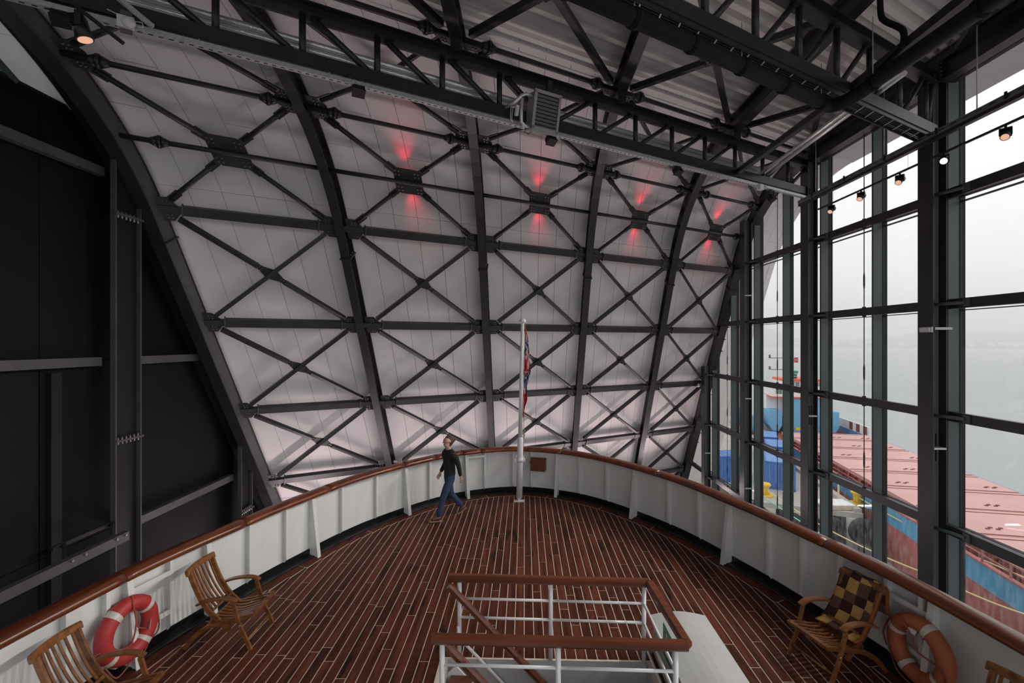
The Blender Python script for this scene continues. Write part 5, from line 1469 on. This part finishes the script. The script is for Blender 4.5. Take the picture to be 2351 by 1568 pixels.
# wooden gangway outside the glass
t = thing('wooden_gangway', 'pale wooden gangway with board railing just outside the glass wall', 'gangway', (11.4, 23, -7))
for y0 in srange(15.0, 31.4, 41)[:-1]:
    m = MB(); m.bb((11.0, y0 + .02, -5.35), (11.05, y0 + .38, -4.25)); part(m, 'railing_board', 'new_wood', t)
m = MB(); m.bb((10.95, 15, -4.25), (11.12, 31.4, -4.13)); part(m, 'hand_rail', 'ship_white', t)
m = MB(); m.bb((10.95, 15, -5.5), (13.0, 31.4, -5.35)); part(m, 'walkway', 'new_wood', t)
for y in (16, 20, 24, 28, 31): m = MB(); m.bb((11.2, y, QZ), (11.4, y + .2, -5.5)); part(m, 'support_post', 'new_wood', t)

# ---- cargo ship
HZ_ = -7.9
h0 = hz(2351, 1299, HZ_); h1 = hz(2024, 1118, HZ_); dd = (h1 - h0); dd.z = 0; ang = math.atan2(dd.x, dd.y)
cs = thing('cargo_ship', 'cargo ship with pink-red hatch covers and blue hull moored at the quay', 'ship', (h0.x, h0.y, SEA), -ang)
LZ = lambda z: z - SEA
def cp(nm, mt, boxes, lab=None, mb=None):
    m = mb or MB()
    for lo, hi in boxes: m.bb(lo, hi)
    return part(m, nm, mt, cs, lab, local=True)
HT = LZ(HZ_); WH = 9.7; YE = 39.0
# hatch covers, one panel after another
y = -16.0; pl = 5.1
while y < YE - 1:
    y1 = min(y + pl, YE)
    hb = cp('hatch_cover', 'hatch', [((0, y + .05, HT - .35), (WH, y1 - .05, HT))])
    m = MB()
    for f in (.18, .5, .82):
        for k in range(4): m.bb((WH * f + .28 * k, y + 1.1 + .25 * (k % 2), HT), (WH * f + .22 + .28 * k, y + 1.2 + .25 * (k % 2), HT + .05))
    m.bb((.1, y + .12, HT), (WH - .1, y + .2, HT + .03)); m.bb((.1, y1 - .6, HT), (WH - .1, y1 - .53, HT + .03))
    part(m, 'fittings', 'hatch_dark', hb, local=True)
    y = y1
cp('coaming', 'coaming', [((.1, -16, LZ(-9.4)), (.35, YE, HT - .35)), ((WH - .35, -16, LZ(-9.4)), (WH - .1, YE, HT - .35))])
for k in range(44):
    y = -15 + 1.2 * k; cp('coaming_stay', 'hatch_dark' if k % 2 else 'coaming', [((-.1, y, LZ(-9.4)), (.1, y + .25, HT - .4))])
HX0, HX1 = -1.25, WH + 1.25; DKZ = LZ(-9.3)
cp('main_deck', 'coaming', [((HX0, -18, DKZ - .1), (HX1, 64, DKZ))])
cp('hull_upper', 'hull_blue', [((HX0 - .02, -18, LZ(-9.6)), (HX0 + .15, 62, LZ(-8.35))), ((HX1 - .15, -18, LZ(-9.6)), (HX1 + .02, 62, LZ(-8.35)))])
cp('hull_lower', 'hull_red', [((HX0, -18, -1.5), (HX1, 62, LZ(-9.6)))])
cp('bulwark_cap', 'hull_red', [((HX0 - .08, -18, LZ(-8.35)), (HX0 + .2, 36, LZ(-8.25)))])
for k in range(26):
    y = -15 + 2.0 * k; cp('rail_post', 'hull_red', [((HX0, y, LZ(-8.3)), (HX0 + .08, y + .08, LZ(-7.5)))])
for z in (-7.9, -7.5): cp('ship_rail', 'hull_red', [((HX0, -18, LZ(z)), (HX0 + .06, 34, LZ(z) + .06))])
# accommodation block
Ys = 45.5
cp('accommodation', 'ship_blue', [((3.2, Ys + .6, DKZ), (7.2, Ys + 8, LZ(-4.0)))])
cp('deck_house', 'ship_white', [((.6, Ys + 2.6, DKZ), (3.2, Ys + 8, LZ(-4.0))), ((7.2, Ys + 2.6, DKZ), (9.0, Ys + 8, LZ(-4.0)))])
for x0, x1 in ((.3, 2.0), (7.8, 9.3)):
    m = MB(); m.prism([(x0, Ys, LZ(-8.1)), (x0 + .45, Ys, LZ(-8.9)), (x1 - .45, Ys, LZ(-8.9)), (x1, Ys, LZ(-8.1)), (x1, Ys, LZ(-6.0)), (x0, Ys, LZ(-6.0))][::-1], (0, 3.0, 0)); cp('wing_tank', 'ship_blue', [], mb=m)
cp('bridge_deck', 'ship_white', [((.8, Ys + .4, LZ(-4.0)), (8.1, Ys + 8.4, LZ(-2.6)))])
cp('red_band', 'ship_orange', [((.7, Ys + .3, LZ(-4.15)), (8.2, Ys + 8.5, LZ(-4.0)))])
wh = cp('wheelhouse', 'ship_white', [((2.6, Ys + 1.0, LZ(-2.6)), (7.4, Ys + 6.0, LZ(-1.85)))])
cp('wheelhouse_roof', 'ship_orange', [((2.45, Ys + .8, LZ(-1.85)), (7.55, Ys + 6.2, LZ(-1.5)))])
for k in range(7): m = MB(); m.bb((2.72 + .66 * k, Ys + .96, LZ(-2.5)), (3.25 + .66 * k, Ys + 1.02, LZ(-1.95))); part(m, 'window', 'ship_glass', wh, local=True)
cp('bridge_window', 'ship_glass', [((1.3, Ys + .36, LZ(-3.6)), (2.1, Ys + .44, LZ(-3.0)))])
cp('door', 'mast_grey', [((2.3, Ys + 2.55, DKZ), (2.9, Ys + 2.62, LZ(-7.2)))])
m = MB()
for k in range(7): m.tube([(.9 + 1.2 * k, Ys + .5, LZ(-2.6)), (.9 + 1.2 * k, Ys + .5, LZ(-1.8))], .03, 5)
for z in (-2.2, -1.8): m.tube([(.9, Ys + .5, LZ(z)), (2.6, Ys + .5, LZ(z))], .03, 5)
for k in range(6): m.tube([(2.5 + .98 * k, Ys + 1, LZ(-1.5)), (2.5 + .98 * k, Ys + 1, LZ(-.7))], .025, 5)
for z in (-1.1, -.7): m.tube([(2.5, Ys + 1, LZ(z)), (7.4, Ys + 1, LZ(z))], .025, 5)
cp('bridge_rail', 'ship_white', [], mb=m)
m = MB(); mx_ = 2.95; my = Ys + 2.5
m.tube([(mx_, my, LZ(-1.6)), (mx_, my, LZ(3.5))], .12, 8); m.tube([(mx_ - 1.9, my, LZ(1.5)), (mx_, my, LZ(1.5))], .05, 6); m.tube([(mx_ - 1.9, my, LZ(-.2)), (mx_, my, LZ(-.2))], .05, 6); m.tube([(mx_, my, LZ(1.8)), (mx_ + 1.1, my, LZ(1.9))], .05, 6)
for z in (1.5, -.2): m.box((mx_ - 1.9, my, LZ(z) + .22), (.22, .22, .5))
m.tube([(mx_ - 3.3, my, LZ(-2.6)), (mx_ - 3.3, my, LZ(-.3))], .07, 6)
cp('mast', 'mast_grey', [], mb=m)
m = MB(); m.tube([(9.2, my, LZ(-3.8)), (9.2, my, LZ(-1.5))], .1, 8); m.box((9.4, my, LZ(-1.3)), (1.9, .12, .12)); m.box((9.3, my, LZ(-3.8)), (2.0, 1, .15)); cp('radar', 'ship_white', [], mb=m)
m = MB(); m.tube([(4.5, my, LZ(-1.5)), (4.5, my, LZ(-.9)), (4.5, my, LZ(-.45)), (4.5, my, LZ(-.35))], 0, 10, rad=[.2, .25, .45, .2]); cp('green_dome', 'ship_green', [], mb=m)
m = MB(); f0 = Vector((mx_ + .85, my, LZ(.85)))
def fq(x0, x1, z0, z1, mi): m.bb(f0 + Vector((x0, -.02 - .01 * mi, z0)), f0 + Vector((x1, .02 + .01 * mi, z1)), mi)
fq(0, 1.1, 0, .75, 0); fq(.26, .54, 0, .75, 1); fq(0, 1.1, .25, .50, 1); fq(.33, .47, 0, .75, 2); fq(0, 1.1, .31, .44, 2)
part(m, 'ensign', ['flag_red', 'flag_white', 'flag_blue'], cs, 'small red flag with blue and white cross on the ship mast', local=True)
# foredeck beyond the accommodation, left in view: crane, ladder, blue bulwark
cp('blue_bulwark', 'hull_blue', [((-1.25, Ys + 1, DKZ), (-.9, Ys + 14, LZ(-7.2)))])
m = MB()
for k in range(7): m.bb((-.9, Ys + 1.4 + .3 * k, LZ(-7.8) + .3 * k), (-.3, Ys + 1.6 + .3 * k, LZ(-7.74) + .3 * k))
cp('ladder', 'ship_orange', [], mb=m)
cp('life_raft', 'yellow', [((3.6, Ys - .6, LZ(-8.6)), (4.4, Ys - .2, LZ(-8.3)))])
cp('stern_bulwark', 'ship_white', [((HX1 - .2, Ys - 5, LZ(-8.4)), (HX1, Ys + 10, LZ(-7.2)))])
for k in range(3): cp('bulwark_stripe', 'hatch_dark', [((HX1 - .25, Ys - 4.5 + 2 * k, LZ(-8.3)), (HX1 - .18, Ys - 3.6 + 2 * k, LZ(-7.25)))])
cp('yellow_mark', 'yellow', [((-.15, 6.0, LZ(-8.3)), (-.08, 6.5, LZ(-7.95)))])
cp('deck_hatch', 'yellow', [((-.9, -2.0, DKZ + .45), (-.3, -1.4, DKZ + .5))])
# mooring ropes
def rope(a, b, sag, mt, label):
    a = Vector(a); b = Vector(b); m = MB()
    m.tube([a.lerp(b, k / 14) - Z * (sag * 4 * (k / 14) * (1 - k / 14)) for k in range(15)], .045, 6)
    tag(m.build('mooring_rope', mt), label, 'rope', 'mooring ropes')
rope(b1 + Z * .6, hz(2400, 1345, -8.0), .3, 'rope_yellow', 'pale yellow mooring rope running along the ship side')
rope(b2 + Z * .6, hz(2120, 1315, -8.6), .5, 'rope_yellow', 'pale yellow mooring rope crossing low in front of the tyres')
rope(hz(1740, 1130, QZ + .3), hz(2150, 1365, -9.2), .4, 'rope_mint', 'thin mint green mooring rope low by the water')
rope(hz(2190, 1345, -8.6), hz(2400, 1425, -8.6), .1, 'rope_yellow', 'pale yellow rope across the blue hull at the lower right')
